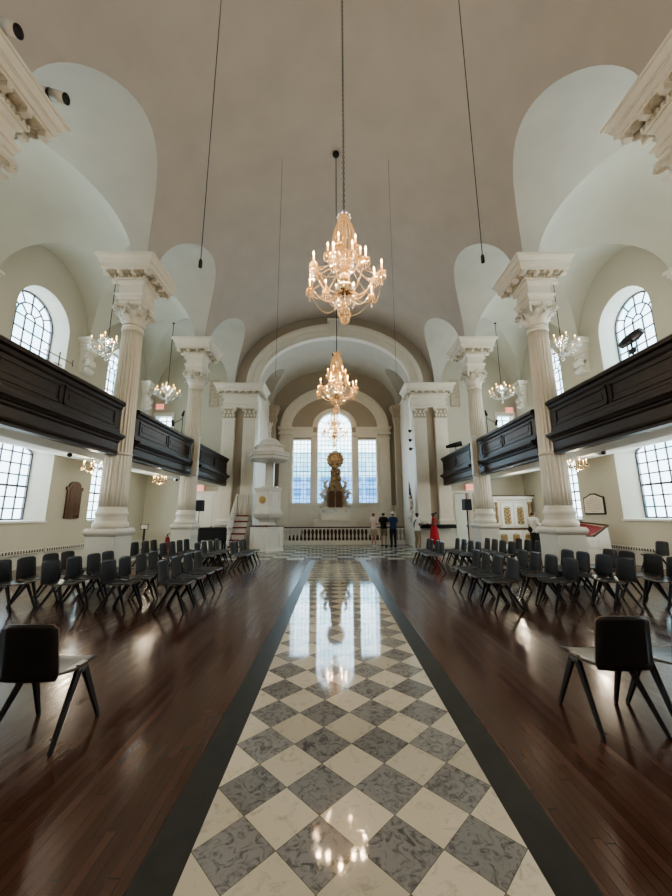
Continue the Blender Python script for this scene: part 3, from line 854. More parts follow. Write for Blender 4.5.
for i, x in enumerate([-2.72, -3.65, -4.61, -5.53]):
    for j, y in enumerate(yf):
        yy = y + (.2 - .04*j if i == 0 else (.2 if i == 3 else 0))
        if i == 3 and j == 3: continue
        chair(x + rnd(.02), yy + rnd(.02), -pi/2 + rnd(.03), 'black chair, far left block, %s, %s' % (rown[i], far_seq[j]), 'far left block of chairs')
for i, x in enumerate([2.86, 3.86, 4.84, 5.72]):
    for j, y in enumerate(yf):
        if i == 3 and j == 3: continue
        chair(x + rnd(.02), y + (.2 if i == 3 else 0) + rnd(.02), pi/2 + rnd(.03), 'black chair, far right block, %s, %s' % (rown[i], far_seq[j]), 'far right block of chairs')
chair(9.0, 10.25, pi/2, 'black chair alone by the right wall under the arched window', None)

# ------------------------------------------------------------------ chandeliers
def arm_meshes(r, rise, drop, cz=.0):
    """arm in the +X direction; returns dict of MBs; candle foot at (r,0,rise)"""
    a = MB(); pts = []
    for i in range(11):
        t_ = i/10
        pts.append((.03 + (r-.03)*t_, 0, -drop*sin(pi*min(1, t_*1.15)) * (1 - .25*t_) + rise*t_**2.5))
    a.tube(pts, [.013 - .004*i/10 for i in range(11)], 6)
    d = MB(); d.lathe([(.008, -.03), (.02, -.02), (.05, .0), (.056, .012), (.048, .012), (.015, .004)], 12, (r, 0, rise))
    d.lathe([(.012, .0), (.018, .02), (.016, .045), (.01, .05)], 8, (r, 0, rise))
    for k_ in range(10):
        q = 2*pi*k_/10
        for j in range(3): d.octa((r + .053*cos(q), .053*sin(q), rise - .012 - .026*j), .008, .013 + (.012 if j == 2 else 0))
    cn = MB(); cn.lathe([(.0115, .045), (.0115, .135), (.006, .14)], 8, (r, 0, rise))
    b = MB(); b.lathe([(.003, .138), (.011, .15), (.0125, .165), (.007, .185), (.001, .205)], 8, (r, 0, rise))
    return a, d, cn, b
PROTO = {}
def arm_proto(key, r, rise, drop, cm):
    if key not in PROTO:
        PROTO[key] = tuple(mb_.build(n_, m_) for mb_, n_, m_ in zip(arm_meshes(r, rise, drop), ('arm', 'drip_pan', 'candle', 'bulb'), (M[cm], M[cm], M['candle'], M['bulb'])))
        for o in PROTO[key]: COL.objects.unlink(o)
    return PROTO[key]
def add_arm(root, key, r, rise, drop, ang, z, cm, sc=1.0):
    ps = arm_proto(key, r, rise, drop, cm)
    arm = ps[0].copy(); COL.objects.link(arm); arm.parent = root; arm.location = (0, 0, z); arm.rotation_euler = (0, 0, ang)
    for p_ in ps[1:]:
        q = p_.copy(); COL.objects.link(q); q.parent = arm
    return arm
def catenary(m, A, B, sag, n, r):
    A = Vector(A); B = Vector(B)
    for i in range(n+1):
        t_ = i/n; p_ = A.lerp(B, t_); p_.z -= sag*4*t_*(1-t_); m.octa(p_, r, r)
def make_big(label, x, y, zb, ztop, chain, group, sc=1.0):
    t_ = thing('crystal_chandelier', label, 'chandelier', (x, y, zb), 0, group)
    s_ = MB()
    s_.lathe([(.002, 0), (.05, .03), (.065, .07), (.05, .11), (.015, .13), (.012, .17), (.05, .19), (.07, .21), (.03, .25), (.02, .34), (.03, .40)], 16)
    s_.lathe([(.03, .66), (.06, .68), (.075, .74), (.05, .80), (.03, .84), (.03, .95), (.06, .98), (.07, 1.05), (.045, 1.12), (.03, 1.16), (.03, 1.36), (.05, 1.40), (.06, 1.46), (.03, 1.52), (.02, 1.62)], 16)
    s_.build('central_stem', M['crystal_warm_glow'], t_)
    b_ = MB(); b_.sph((0, 0, .535), .135, 24, 14); b_.lathe([(.02, .39), (.05, .40), (.03, .42)], 12); b_.lathe([(.03, .655), (.06, .665), (.03, .69)], 12); b_.build('silvered_ball', M['mirror'], t_)
    c_ = MB()                                    # bell of bead strings at the top
    for k_ in range(18):
        q = 2*pi*k_/18
        for i in range(12):
            u = i/11; rr = .06 + .10*sin(u*pi*.5)**.8; z = 1.60 - .34*u
            c_.octa((rr*cos(q), rr*sin(q), z), .0145, .018)
        for i in range(9):
            u = i/8; rr = .16 - .07*u; c_.octa((rr*cos(q), rr*sin(q), 1.24 - .30*u), .0135, .018)
    c_.lathe([(.055, 1.59), (.075, 1.60), (.09, 1.66), (.06, 1.665), (.02, 1.64)], 16)
    for k_ in range(10):
        q = 2*pi*k_/10; c_.octa((.09*cos(q), .09*sin(q), 1.66), .014, .03)
    c_.build('bead_canopy', M['crystal_warm_glow'], t_)['kind'] = 'stuff'
    n1, n2 = 12, 6
    for k_ in range(n1): add_arm(t_, 'low', .53 if k_ % 2 else .43, .16 if k_ % 2 else .19, .14, 2*pi*(k_+.3)/n1, .56, 'crystal_warm_glow') if False else add_arm(t_, 'low%d' % (k_ % 2), .52 if k_ % 2 else .42, .12 if k_ % 2 else .20, .15, 2*pi*(k_+.3)/n1, .52, 'crystal_warm_glow')
    for k_ in range(n2): add_arm(t_, 'up', .23, .17, .09, 2*pi*(k_+.15)/n2, .86, 'crystal_warm_glow')
    g_ = MB()                                    # garlands and pendants
    tips = []
    for k_ in range(n1):
        q = 2*pi*(k_+.3)/n1; rr = .52 if k_ % 2 else .42; z = .52 + (.12 if k_ % 2 else .20)
        tips.append(Vector((rr*cos(q), rr*sin(q), z - .02)))
    for k_ in range(n1):
        a_, b2 = tips[k_], tips[(k_+1) % n1]; catenary(g_, a_, b2, .10, 14, .0115)
        catenary(g_, a_, (.07*cos(2*pi*(k_+.3)/n1), .07*sin(2*pi*(k_+.3)/n1), .98), .06, 20, .0115)
        if k_ % 2:
            catenary(g_, a_, tips[(k_+2) % n1], .22, 22, .0105)
            g_.octa(a_ + Vector((0, 0, -.13)), .016, .045)
        g_.octa(a_ + Vector((0, 0, -.09)), .013, .03)
    for k_ in range(n2):
        q = 2*pi*(k_+.15)/n2; a_ = Vector((.23*cos(q), .23*sin(q), 1.02)); q2 = 2*pi*(k_+1.15)/n2
        catenary(g_, a_, (.23*cos(q2), .23*sin(q2), 1.02), .08, 10, .012)
        catenary(g_, a_, (.16*cos(q), .16*sin(q), 1.26), .04, 9, .012)
        g_.octa(a_ + Vector((0, 0, -.09)), .013, .03)
    for k_ in range(12):
        q = 2*pi*k_/12; g_.octa((.075*cos(q), .075*sin(q), .14), .015, .04); g_.octa((.13*cos(q), .13*sin(q), .30), .015, .04)
        g_.octa((.10*cos(q), .10*sin(q), .37), .012, .03); g_.octa((.09*cos(q), .09*sin(q), .95), .012, .035)
    g_.build('crystal_garland', M['crystal_warm_glow'], t_)['kind'] = 'stuff'
    # chain or rod up to the vault
    h_ = MB(); zt = ztop - zb
    if chain:
        z = 1.66; i = 0
        while z < zt - .02:
            pts = [((.014*cos(q) if i % 2 else 0), (0 if i % 2 else .014*cos(q)), z + .03 + .03*sin(q)) for q in [2*pi*j/10 for j in range(10)]]
            h_.tube(pts, .0045, 4, closed=True); z += .048; i += 1
    else: h_.tube([(0, 0, 1.62), (0, 0, zt - .05)], .012, 6)
    h_.build('hanging_chain' if chain else 'hanging_rod', M['black'], t_)
    q_ = MB(); q_.lathe([(.02, zt-.12), (.09, zt-.06), (.10, zt-.02), (.10, zt)], 16); q_.build('ceiling_canopy', M['black'], t_)
    return t_
make_big('large lit crystal chandelier nearest the camera, hanging on a long chain over the aisle', .15, 4.3, 4.05, 12.06, True, 'lit nave chandeliers')
make_big('second lit crystal chandelier over the aisle, below and behind the nearest one', .08, 8.6, 4.07, 12.06, False, 'lit nave chandeliers')
make_big('farthest lit crystal chandelier, in front of the central altar window', .03, 19.3, 5.28, 9.44, False, 'lit nave chandeliers').scale = (1.35, 1.35, 1.35)
def make_small(label, x, y, zb, ztop, group, sc=1.0):
    t_ = thing('aisle_chandelier', label, 'chandelier', (x, y, zb), 0, group)
    s_ = MB(); s_.lathe([(.002, 0), (.05, .04), (.05, .1), (.015, .14), (.05, .2), (.09, .25), (.04, .3), (.03, .42), (.06, .46), (.05, .54), (.02, .6), (.03, .78), (.05, .82), (.02, .9)], 14)
    s_.build('central_stem', M['crystal'], t_)
    for k_ in range(8): add_arm(t_, 'aisle_low', .50, .20, .10, 2*pi*(k_+.35)/8, .30, 'crystal')
    for k_ in range(4): add_arm(t_, 'aisle_up', .24, .18, .07, 2*pi*(k_+.1)/4, .56, 'crystal')
    g_ = MB()
    for k_ in range(8):
        q, q2 = 2*pi*(k_+.35)/8, 2*pi*(k_+1.35)/8; A = Vector((.5*cos(q), .5*sin(q), .49)); B = Vector((.5*cos(q2), .5*sin(q2), .49))
        catenary(g_, A, B, .12, 12, .010); catenary(g_, A, (.05*cos(q), .05*sin(q), .80), .08, 14, .010)
        g_.octa(A + Vector((0, 0, -.12)), .02, .05)
        catenary(g_, (.05*cos(q), .05*sin(q), .86), (.14*cos(q), .14*sin(q), .62), .02, 7, .011)
    g_.build('crystal_garland', M['crystal'], t_)['kind'] = 'stuff'
    h_ = MB(); h_.tube([(0, 0, .88), (0, 0, ztop-zb-.05)], .012, 6); h_.build('hanging_rod', M['black'], t_)
    q_ = MB(); zt = ztop - zb; q_.lathe([(.02, zt-.12), (.08, zt-.05), (.08, zt)], 12); q_.build('ceiling_canopy', M['black'], t_)
for s in (-1, 1):
    make_small('clear crystal chandelier over the %s gallery, the larger near one by the fluted column' % ordn[s], AX + s*7.56, 10.9, 6.56, 10.53, 'gallery chandeliers')
    make_small('clear crystal chandelier over the %s gallery, the far one before the exit sign' % ordn[s], AX + s*7.56, 15.2, 6.5, 10.53, 'gallery chandeliers')
def make_brass(label, x, y, zb, ztop):
    t_ = thing('brass_chandelier', label, 'chandelier', (x, y, zb), 0, 'small brass chandeliers under the galleries')
    s_ = MB(); s_.lathe([(.002, 0), (.02, .02), (.045, .06), (.06, .1), (.045, .14), (.015, .18), (.02, .26), (.03, .3), (.012, .36)], 14)
    s_.tube([(0, 0, .34), (0, 0, ztop-zb)], .008, 6); s_.lathe([(.01, ztop-zb-.05), (.05, ztop-zb-.02), (.05, ztop-zb)], 12)
    s_.build('stem', M['brass'], t_)
    for k_ in range(6): add_arm(t_, 'brass', .25, .06, .09, 2*pi*(k_+.2)/6, .14, 'brass')
make_brass('small brass chandelier hanging under the left gallery between window and column', AX-7.62, 11.0, 2.86, 3.36)
make_brass('small brass chandelier hanging under the left gallery at the far end', AX-7.62, 15.35, 2.88, 3.36)
make_brass('small brass chandelier hanging under the right gallery above the wall plaque', AX+7.62, 11.0, 2.88, 3.36)
# thin wires with small plugs
def wire(name, label, x, y, z0, z1, r=.006, plug=True):
    t_ = thing(name, label, 'wire', (x, y, z0), 0, 'hanging wires')
    m = MB(); m.tube([(0, 0, .08), (0, 0, z1-z0)], r, 5); m.build('cable', M['black'], t_)
    if plug:
        m = MB(); m.lathe([(.005, 0), (.026, .01), (.026, .10), (.01, .14)], 10); m.build('microphone_tip', M['black'], t_)
wire('hanging_microphone', 'thin black wire with small microphone tip hanging left of the nave', -1.83, 4.3, 4.90, 11.80)
wire('hanging_microphone', 'thin black wire with small microphone tip hanging right of the nave', 2.07, 4.3, 4.98, 11.74)
wire('hanging_wire', 'faint thin wire hanging left of the nearest chandelier, in front of the chancel arch', -1.5, 8.6, 5.0, 11.86, .004, False)
wire('hanging_wire', 'faint thin wire hanging right of the nearest chandelier, in front of the chancel arch', 1.62, 8.6, 5.0, 11.86, .004, False)
t_ = thing('stay_wire', 'thin slanting wire crossing the cornice block in the upper left corner', 'wire', (-3.94, 3.6, 10.9), 0)
m = MB(); m.tube([(0.0, 0, -.12), (-1.56, 0, -4.3)], .004, 5); m.build('cable', M['black'], t_)

# ------------------------------------------------------------------ tube spotlights on the nearest left cornice
for j, y in enumerate((3.75, 4.72)):
    t_ = thing('tube_spotlight', ['white tube spotlight in the extreme upper left corner, above the cornice', 'white tube spotlight at the end of the upper left cornice'][j], 'spotlight', (AX-5.0, y, 8.23), 0, 'tube spotlights')
    a_ = MB(); A = Vector((-.18, .0, .42)) if j else Vector((-.05, 0, .20)); B = Vector((.42, .05, .26)) if j else Vector((.5, .05, .04))
    d = (B-A)
    a_.tube([A, A + d*.55], .085, 18); a_.tube([A + d*.62, B], .085, 18); a_.build('housing', M['cam_white'], t_)
    b_ = MB(); b_.tube([A + d*.55, A + d*.62], .088, 18); b_.build('clamp_band', M['black'], t_)
    b_ = MB(); b_.tube([B - d*.01, B + d*.02], .083, 18); b_.build('black_baffle', M['black'], t_)
    c_ = MB(); c_.bar((.1, 0, 0), (.1, 0, .30 if j else .12), .03, .03); c_.box(.0, .2, -.05, .05, 0, .012); c_.build('bracket', M['black'], t_)

# ------------------------------------------------------------------ altar rail
t_ = thing('altar_rail', 'white balustrade with dark top rail across the front of the altar', 'railing', (AX, 20.1, 0))
def rail_pt(x): return 20.1 + (.0 if abs(x) < 3.2 else 0) - .0*x
xs0, xs1 = -2.95, 3.85
m = MB(); m.box(xs0, xs1, -.09, .09, .83, .90); m.build('upper_rail', M['white_paint'], t_)
m = MB(); m.box(xs0-.02, xs1, -.12, .12, .90, .96); bevel(m.build('top_rail', M['brown_wood'], t_), .01)
m = MB(); m.box(xs0, xs1, -.16, .16, 0, .16); m.box(xs0, xs1, -.10, .10, .16, .22); m.build('plinth_rail', M['white_paint'], t_)
bal = MB(); bal.lathe([(.05, 0), (.05, .04), (.032, .05), (.03, .08), (.052, .14), (.06, .20), (.05, .27), (.028, .36), (.024, .42), (.03, .44), (.03, .46), (.045, .47), (.045, .54)], 12)
bal.v = [(x_, y_, z_*1.13) for x_, y_, z_ in bal.v]; b0 = bal.build('baluster', M['white_paint'], t_); nb = 32
for i in range(nb):
    o = b0 if i == 0 else b0.copy()
    if i: COL.objects.link(o); o.parent = t_
    o.location = (xs0 + .12 + (xs1-xs0-.24)*i/(nb-1), 0, .22)
m = MB(); m.box(-2.9, 3.8, .35, .40, .05, .76); m.build('red_kneeler_cloth', M['tan_and_shade'], t_) if False else None
# altar steps and table
t_ = thing('altar_table', 'pale marble altar table on steps behind the white balustrade', 'altar', (AX, 21.0, 0))
m = MB(); m.box(-2.6, 2.6, -.55, .55, 0, .45); m.box(-1.9, 1.9, -.45, .5, .45, .88); m.build('steps', M['brown_wood'], t_)  # steps coloured dark to stand in for shade behind the balusters
m = MB(); m.box(-1.2, 1.2, -.35, .5, .88, 1.24); m.box(-1.28, 1.28, -.40, .5, 1.24, 1.34); bevel(m.build('table', M['white_paint'], t_), .01)
m = MB(); m.box(-.84, .84, -.1, .5, 1.34, 1.64); m.box(-.90, .90, -.14, .5, 1.64, 1.74); bevel(m.build('gradine', M['white_paint'], t_), .01)
# glory / commandments monument
t_ = thing('sculpted_altarpiece', 'tall carved altarpiece with gilt sunburst clouds and two dark tablets before the window', 'altarpiece', (AX+.02, 21.2, 1.755))
m = MB()
m.box(-.78, .78, -.16, .2, .14, .24); m.box(-.70, .70, -.12, .2, .24, .34)
for x in (-.66, 0, .66):
    m.sph((x, -.1, .07), .08, 10, 6); m.sph((x*1.06, -.12, .16), .07, 8, 5)
m.prism([(-.70, .34), (.70, .34), (.66, .62), (.56, 1.02), (.60, 1.22), (.48, 1.36), (-.48, 1.36), (-.60, 1.22), (-.56, 1.02), (-.66, .62)], 'y', -.04, .16)
for q in (-1, 1):                                # side volutes
    pts = [(q*.52, -.05, 1.25), (q*.74, -.06, 1.22), (q*.86, -.06, 1.10), (q*.74, -.06, .98), (q*.60, -.06, .82), (q*.62, -.06, .62), (q*.72, -.06, .46), (q*.84, -.06, .36), (q*.78, -.06, .26)]
    m.tube(pts, [.09, .12, .13, .13, .12, .13, .13, .12, .09], 10)
    m.sph((q*.80, -.08, 1.12), .09, 10, 6); m.sph((q*.83, -.08, .33), .10, 10, 6)
    m.sph((q*.55, -.05, 1.34), .10, 10, 6); m.sph((q*.62, -.06, 1.75), .11, 10, 6)
    m.tube([(q*.5, -.02, 1.4), (q*.62, -.04, 1.58), (q*.60, -.05, 1.78), (q*.46, -.05, 1.9)], [.10, .12, .10, .06], 8)
m.build('carved_frame', M['marble_white'], t_)
for q in (-1, 1):
    m = MB(); w_ = .37; pts = [(q*.225 - w_/2, .30), (q*.225 + w_/2, .30)] + [(q*.225 + w_/2*cos(pi*i/10), 1.16 + .10*sin(pi*i/10)) for i in range(11)]
    m.prism(pts, 'y', -.16, -.08); m.build('stone_tablet', M['brown_wood'], t_)
m = MB(); m.box(-.5, .5, -.08, .15, .3, 1.4); m.prism([(-.46, 1.38), (.46, 1.38), (.30, 1.9), (.26, 2.6), (-.26, 2.6), (-.30, 1.9)], 'y', -.10, .14)
random.seed(3)
for i in range(46):
    z = 1.3 + 1.75*i/45; ww = .42 - .17*min(1, (z-1.3)/1.0)
    m.sph((random.uniform(-ww, ww), -.10 + random.uniform(-.05, .03), z), random.uniform(.06, .12), 8, 5)
m.build('cloud_column', M['gilt'], t_)
m = MB()
for i in range(16):
    q = 2*pi*i/16; L = .56 if i % 2 == 0 else .46
    m.bar((.1*cos(q), .02, 3.15 + .1*sin(q)), (L*cos(q), .02, 3.15 + L*sin(q)*1.1), .16, .04, .03, .02, up=(0, 1, 0))
m.build('sunburst_rays', M['gold'], t_)
m = MB(); m.sph((0, -.02, 3.15), .36, 20, 10, (1, .35, 1.05))
for i in range(14):
    q = 2*pi*i/14; m.sph((.40*cos(q), -.05, 3.15 + .42*sin(q)), .13, 10, 6)
m.sph((0, -.06, 3.62), .09, 8, 5)
m.build('cloud_wreath', M['gilt'], t_)

# ------------------------------------------------------------------ pulpit
def hexpts(r, rot): return [(r*cos(R_(rot)+pi*k_/3), r*sin(R_(rot)+pi*k_/3)) for k_ in range(6)]
def hexstack(m, prof, rot, c=(0, 0)):
    vs = []
    for r, z in prof:
        for x, y in hexpts(r, rot): vs.append((c[0]+x, c[1]+y, z))
    n = len(prof)
    m.add(vs, [(i*6+k_, i*6+(k_+1) % 6, (i+1)*6+(k_+1) % 6, (i+1)*6+k_) for i in range(n-1) for k_ in range(6)] + [(5, 4, 3, 2, 1, 0), tuple((n-1)*6+k_ for k_ in range(6))])
t_ = thing('pulpit', 'tall white hexagonal pulpit with domed sounding board, left of the altar', 'pulpit', (-3.13, 16.9, 0)); t_.scale = (.94, .94, .955)
m = MB(); hexstack(m, [(.94, 0), (.94, .08), (.90, .10), (.90, 1.06), (.93, 1.08), (.93, 1.13)], -20)
ang = R_(-20)
for k_ in range(6):                               # raised panels
    a0 = ang + pi/3*k_ + pi/6; n_ = Vector((cos(a0), sin(a0), 0)); ux = Vector((-sin(a0), cos(a0), 0)); ap = .90*cos(pi/6)
    Mx = Matrix((( ux.x, n_.x, 0, n_.x*ap), (ux.y, n_.y, 0, n_.y*ap), (0, 0, 1, .5), (0, 0, 0, 1)))
    for sx_, sz_, px_, pz_ in ((.52, .04, 0, .3), (.52, .04, 0, -.3), (.04, .6, -.26, 0), (.04, .6, .26, 0)):
        M2 = Mx.copy(); M2.translation = Mx.translation + ux*px_ + Vector((0, 0, pz_)); m.obox(M2, sx_, .05, sz_)
    M2 = Mx.copy(); M2.translation += Vector((0, 0, .42)); m.obox(M2, .3, .05, .05)
m.build('base', M['white_paint'], t_)
m = MB(); hexstack(m, [(.95, 1.13), (.95, 1.16)], -20); m.build('base_top', M['brown_wood'], t_)
m = MB(); hexstack(m, [(.45, 1.16), (.50, 1.22), (.40, 1.32), (.55, 1.46), (.74, 1.56), (.80, 1.66), (.80, 1.78), (.76, 1.84), (.70, 1.95), (.68, 2.02), (.68, 2.80), (.71, 2.84), (.74, 2.92), (.78, 2.98)], -15)
ang = R_(-15)
for k_ in range(6):
    a0 = ang + pi/3*k_ + pi/6; n_ = Vector((cos(a0), sin(a0), 0)); ux = Vector((-sin(a0), cos(a0), 0)); ap = .68*cos(pi/6)
    Mx = Matrix((( ux.x, n_.x, 0, n_.x*ap), (ux.y, n_.y, 0, n_.y*ap), (0, 0, 1, 2.4), (0, 0, 0, 1)))
    for sx_, sz_, px_, pz_ in ((.46, .03, 0, .28), (.46, .03, 0, -.28), (.03, .56, -.22, 0), (.03, .56, .22, 0)):
        M2 = Mx.copy(); M2.translation = Mx.translation + ux*px_ + Vector((0, 0, pz_)); m.obox(M2, sx_, .05, sz_)
    for j in range(7):
        P = n_*(.80*cos(pi/6)) + ux*(-.36 + .12*j); m.sph((P.x, P.y, 1.72), .06, 8, 5, (1, 1, 1.2))
m.build('tub', M['white_paint'], t_)
a0 = R_(-15) - pi/2 - pi/6 + pi/6 - R_(0); a0 = R_(-15) + pi/3*4 + pi/6; n_ = Vector((cos(a0), sin(a0), 0)); ux = Vector((-sin(a0), cos(a0), 0)); P = n_*(.68*cos(pi/6) + .02)
m = MB(); m.sph((P.x, P.y, 2.40), .10, 14, 8, (1, .5, 1))
for q in range(10):
    a1 = 2*pi*q/10; D = P + ux*(.13*cos(a1)); m.sph((D.x, D.y, 2.40 + .13*sin(a1)), .055, 8, 5)
m.build('gilt_emblem', mat('emblem_gold', (.55, .38, .16), .45, metal=.3, var=.2, vscale=20), t_)
m = MB(); m.box(-.22, .20, .30, .56, 1.9, 4.35); m.box(-.16, .14, .27, .30, 3.05, 4.2); m.box(-.42, .4, .28, .6, 2.98, 3.12); m.build('back_post', M['white_paint'], t_)
m = MB(); hexstack(m, [(1.0, 4.36), (1.06, 4.40), (1.06, 4.52), (1.12, 4.56), (1.12, 4.66), (1.14, 4.74), (1.00, 4.78), (.80, 4.84), (.76, 4.92), (.76, 5.02), (.80, 5.06), (.78, 5.12), (.66, 5.18), (.56, 5.24), (.50, 5.38), (.36, 5.48), (.16, 5.54), (.07, 5.58), (.05, 5.85)], -8)
for k_ in range(6):
    p0 = Vector((*hexpts(.79, -8)[k_], 0)); p1 = Vector((*hexpts(.79, -8)[(k_+1) % 6], 0))
    for j in range(6):
        P = p0.lerp(p1, (j+.5)/6); m.sph((P.x, P.y, 5.08), .05, 6, 4)
m.build('sounding_board', M['white_paint'], t_)
m = MB(); m.lathe([(.05, 5.85), (.09, 5.9), (.04, 5.95), (.07, 6.06), (.06, 6.12), (.09, 6.16), (.05, 6.2)], 12)
for q in (-1, 0, 1):
    m.tube([(q*.03, 0, 6.18), (q*.09, 0, 6.28), (q*.12, 0, 6.38), (q*.06, 0, 6.36)], [.03, .04, .03, .015], 7)
m.build('coronet_finial', M['white_paint'], t_)
# stair
t_ = thing('pulpit_stair', 'white railed stair with red carpeted treads on the left of the pulpit', 'stairs', (-4.20, 15.85, 0)); t_.scale = (.94, .94, .955)
for i in range(6):
    z = .28*(i+1); y = .0 + .22*i; x0 = -.44
    m = MB(); m.box(x0, x0+.62, y, y+.26, z-.06, z); m.build('tread', M['red'], t_)
m = MB()
for i in range(6): m.box(-.42, .16, .05+.22*i, .08+.22*i, .28*i, .28*(i+1)-.05)
m.bar((-.47, -.05, .35), (-.47, 1.3, 1.75), .05, .28); m.build('stringer', M['white_paint'], t_)
m = MB(); m.bar((-.47, -.12, 1.10), (-.47, 1.30, 2.72), .07, .06); m.bar((-.47, 1.32, 2.68), (.40, 1.32, 2.68), .06, .06); m.build('handrail', M['white_paint'], t_)
for i in range(7):
    u = i/6; m = MB(); a_ = Vector((-.47, -.05+1.3*u, .45+1.3*u)); m.tube([a_, a_ + Vector((0, 0, .72 + .15*u))], .022, 7); m.build('baluster', M['white_paint'], t_)
for i in range(6):
    m = MB(); m.tube([(-.38+.14*i, 1.32, 1.70), (-.38+.14*i, 1.32, 2.66)], .024, 7); m.build('baluster', M['white_paint'], t_)

# ------------------------------------------------------------------ piano
t_ = thing('covered_grand_piano', 'grand piano under a black cover behind the far left chairs', 'piano', (-5.45, 16.5, 0))
m = MB(); pts = [(-.74, -.3), (-.5, -.42), (.72, -.42), (.74, .3), (.5, .6), (.1, .5), (-.3, .45), (-.72, .3)]
m.prism(pts, 'z', .50, .98); m.prism([(x*1.03, y*1.03) for x, y in pts], 'z', .98, 1.05); bevel(m.build('cover', M['black_cloth'], t_), .05, 3)
for x, y in ((-.55, -.2), (.6, -.28), (.3, .35)):
    m = MB(); m.lathe([(.05, 0), (.04, .05), (.045, .3), (.07, .5)], 10, (x, y, 0)); m.build('leg', M['black'], t_)
m = MB(); m.box(.1, .2, -.3, -.1, .05, .5); m.build('pedal_lyre', M['black'], t_)
# ------------------------------------------------------------------ PA speakers on stands
for j, (x, y) in enumerate(((-5.44, 14.5), (5.33, 14.3))):
    t_ = thing('speaker_stand', ['black tripod stand under a loudspeaker, left side before the white door', 'black tripod stand under a loudspeaker, right side beside the open door'][j], 'stand', (x, y, 0), 0, 'tripod stands')
    m = MB(); m.tube([(0, 0, .12), (0, 0, 1.0)], .02, 8); m.tube([(0, 0, 1.0), (0, 0, 1.76)], .015, 8); m.build('pole', M['black'], t_)
    for k_ in range(3):
        q = 2*pi*k_/3 + .4; m = MB(); m.bar((0, 0, .62), (.36*cos(q), .36*sin(q), .01), .025, .02); m.bar((0, 0, .22), (.2*cos(q), .2*sin(q), .29), .015, .015); m.build('leg', M['black'], t_)
    t2 = thing('loudspeaker', ['black box loudspeaker on its tripod, left side before the white door', 'black box loudspeaker on its tripod, right side beside the open door'][j], 'loudspeaker', (x, y, 1.76), R_(8)*(-1 if j == 0 else 1), 'box loudspeakers')
    m = MB(); m.box(-.15, .15, -.13, .15, 0, .44, taper=(.01, .0)); bevel(m.build('cabinet', M['black'], t2), .02)
    m = MB(); m.box(-.13, .13, -.14, -.128, .03, .41); m.build('grille', M['dark_jean'], t2)
# column line-array boxes
for j, (x, y) in enumerate(((AX-CX+.38, 12.62), (AX+CX-.38, 12.62))):
    t_ = thing('column_loudspeaker', 'slim cream loudspeaker strip strapped upright to the far %s column' % ('left' if j == 0 else 'right'), 'loudspeaker', (x, y, 2.98), 0, 'column loudspeakers')
    m = MB(); m.box(-.09, .09, -.08, .08, 0, 1.46); bevel(m.build('cabinet', M['plinth'], t_), .01)
    m = MB(); m.box(-.07, .07, -.092, -.078, .04, 1.42); m.build('grille_cloth', M['column'], t_)
    m = MB(); m.box(-.02, .02, .08, .16, .3, .36); m.box(-.02, .02, .08, .16, 1.1, 1.16); m.build('bracket', M['steel'], t_)

# ------------------------------------------------------------------ doors, exit signs
def text_mesh(body, size, mat_, parent, loc, rot, ext=.002, name='lettering'):
    cu = bpy.data.curves.new('txt', 'FONT'); cu.body = body; cu.size = size; cu.extrude = ext; cu.align_x = 'CENTER'; cu.align_y = 'CENTER'
    o = bpy.data.objects.new('txt', cu); COL.objects.link(o)
    dg = bpy.context.evaluated_depsgraph_get(); me = bpy.data.meshes.new_from_object(o.evaluated_get(dg))
    bpy.data.objects.remove(o); me.materials.clear(); me.materials.append(mat_)
    q = bpy.data.objects.new(name, me); COL.objects.link(q); q.parent = parent; q.location = loc; q.rotation_euler = rot
    return q
def exit_sign(label, x, y, z):
    t_ = thing('exit_sign', label, 'sign', (x, y, z), 0, 'exit signs')
    m = MB(); m.box(-.20, .20, -.03, .03, -.15, .15); bevel(m.build('housing', M['exit_face'], t_), .008)
    text_mesh('EXIT', .2, M['exit_red'], t_, (0, -.033, 0), (pi/2, 0, 0))
    m = MB(); m.box(-.03, .03, .03, .17, -.02, .02); m.build('wall_bracket', M['steel'], t_)
exit_sign('red lit exit sign low on the left, above the white door', -6.80, 18.02, 2.96)
exit_sign('red lit exit sign high in the left gallery, above the bright opening', -9.22, 18.02, 7.27)
exit_sign('red lit exit sign low on the right, above the open door', 6.93, 18.02, 2.96)
exit_sign('red lit exit sign high in the right gallery, above the bright opening', 9.34, 18.02, 7.05)
m = MB()                                          # left panelled door
m.box(-7.08, -6.06, YEND-.06, YEND-.001, 0, 2.76)
for x in (-6.81, -6.33):
    for z0, z1 in ((.2, .9), (1.05, 1.9), (2.05, 2.6)):
        m.box(x-.19, x+.19, YEND-.085, YEND-.06, z0, z1)
o = struct(m, 'door_1', M['white_paint'])
m = MB(); m.sph((-6.14, YEND-.1, 1.05), .04, 10, 6); m.build('door_knob', M['brass'], o)
m = MB()
for x in (-7.17, -5.97): m.box(x-.09, x+.09, YEND-.10, YEND-.001, 0, 2.78)
m.box(-7.3, -5.84, YEND-.14, YEND-.001, 2.76, 2.82)
for x in (6.06, 6.96): m.box(x-.09, x+.09, YEND-.10, YEND-.001, 0, 2.70)
m.box(5.92, 7.1, YEND-.14, YEND-.001, 2.68, 2.80)
for s in (-1, 1):
    for q in (8.60, 9.58): m.box(AX+s*q-.06, AX+s*q+.06, YEND-.06, YEND-.001, 4.3, 6.84)
    m.box(AX+s*9.09-.56, AX+s*9.09+.56, YEND-.08, YEND-.001, 6.84, 6.98)
struct(m, 'trim_9', M['trim'])
m = MB(); m.box(-.04, 0, 0, .66, .02, 2.62); m.box(-.05, .01, .10, .56, .25, 1.1); m.box(-.05, .01, .10, .56, 1.3, 2.4)
o = struct(m, 'door_2', M['red']); o.location = (6.52, YEND-.76, 0); o.rotation_euler.z = R_(-19)
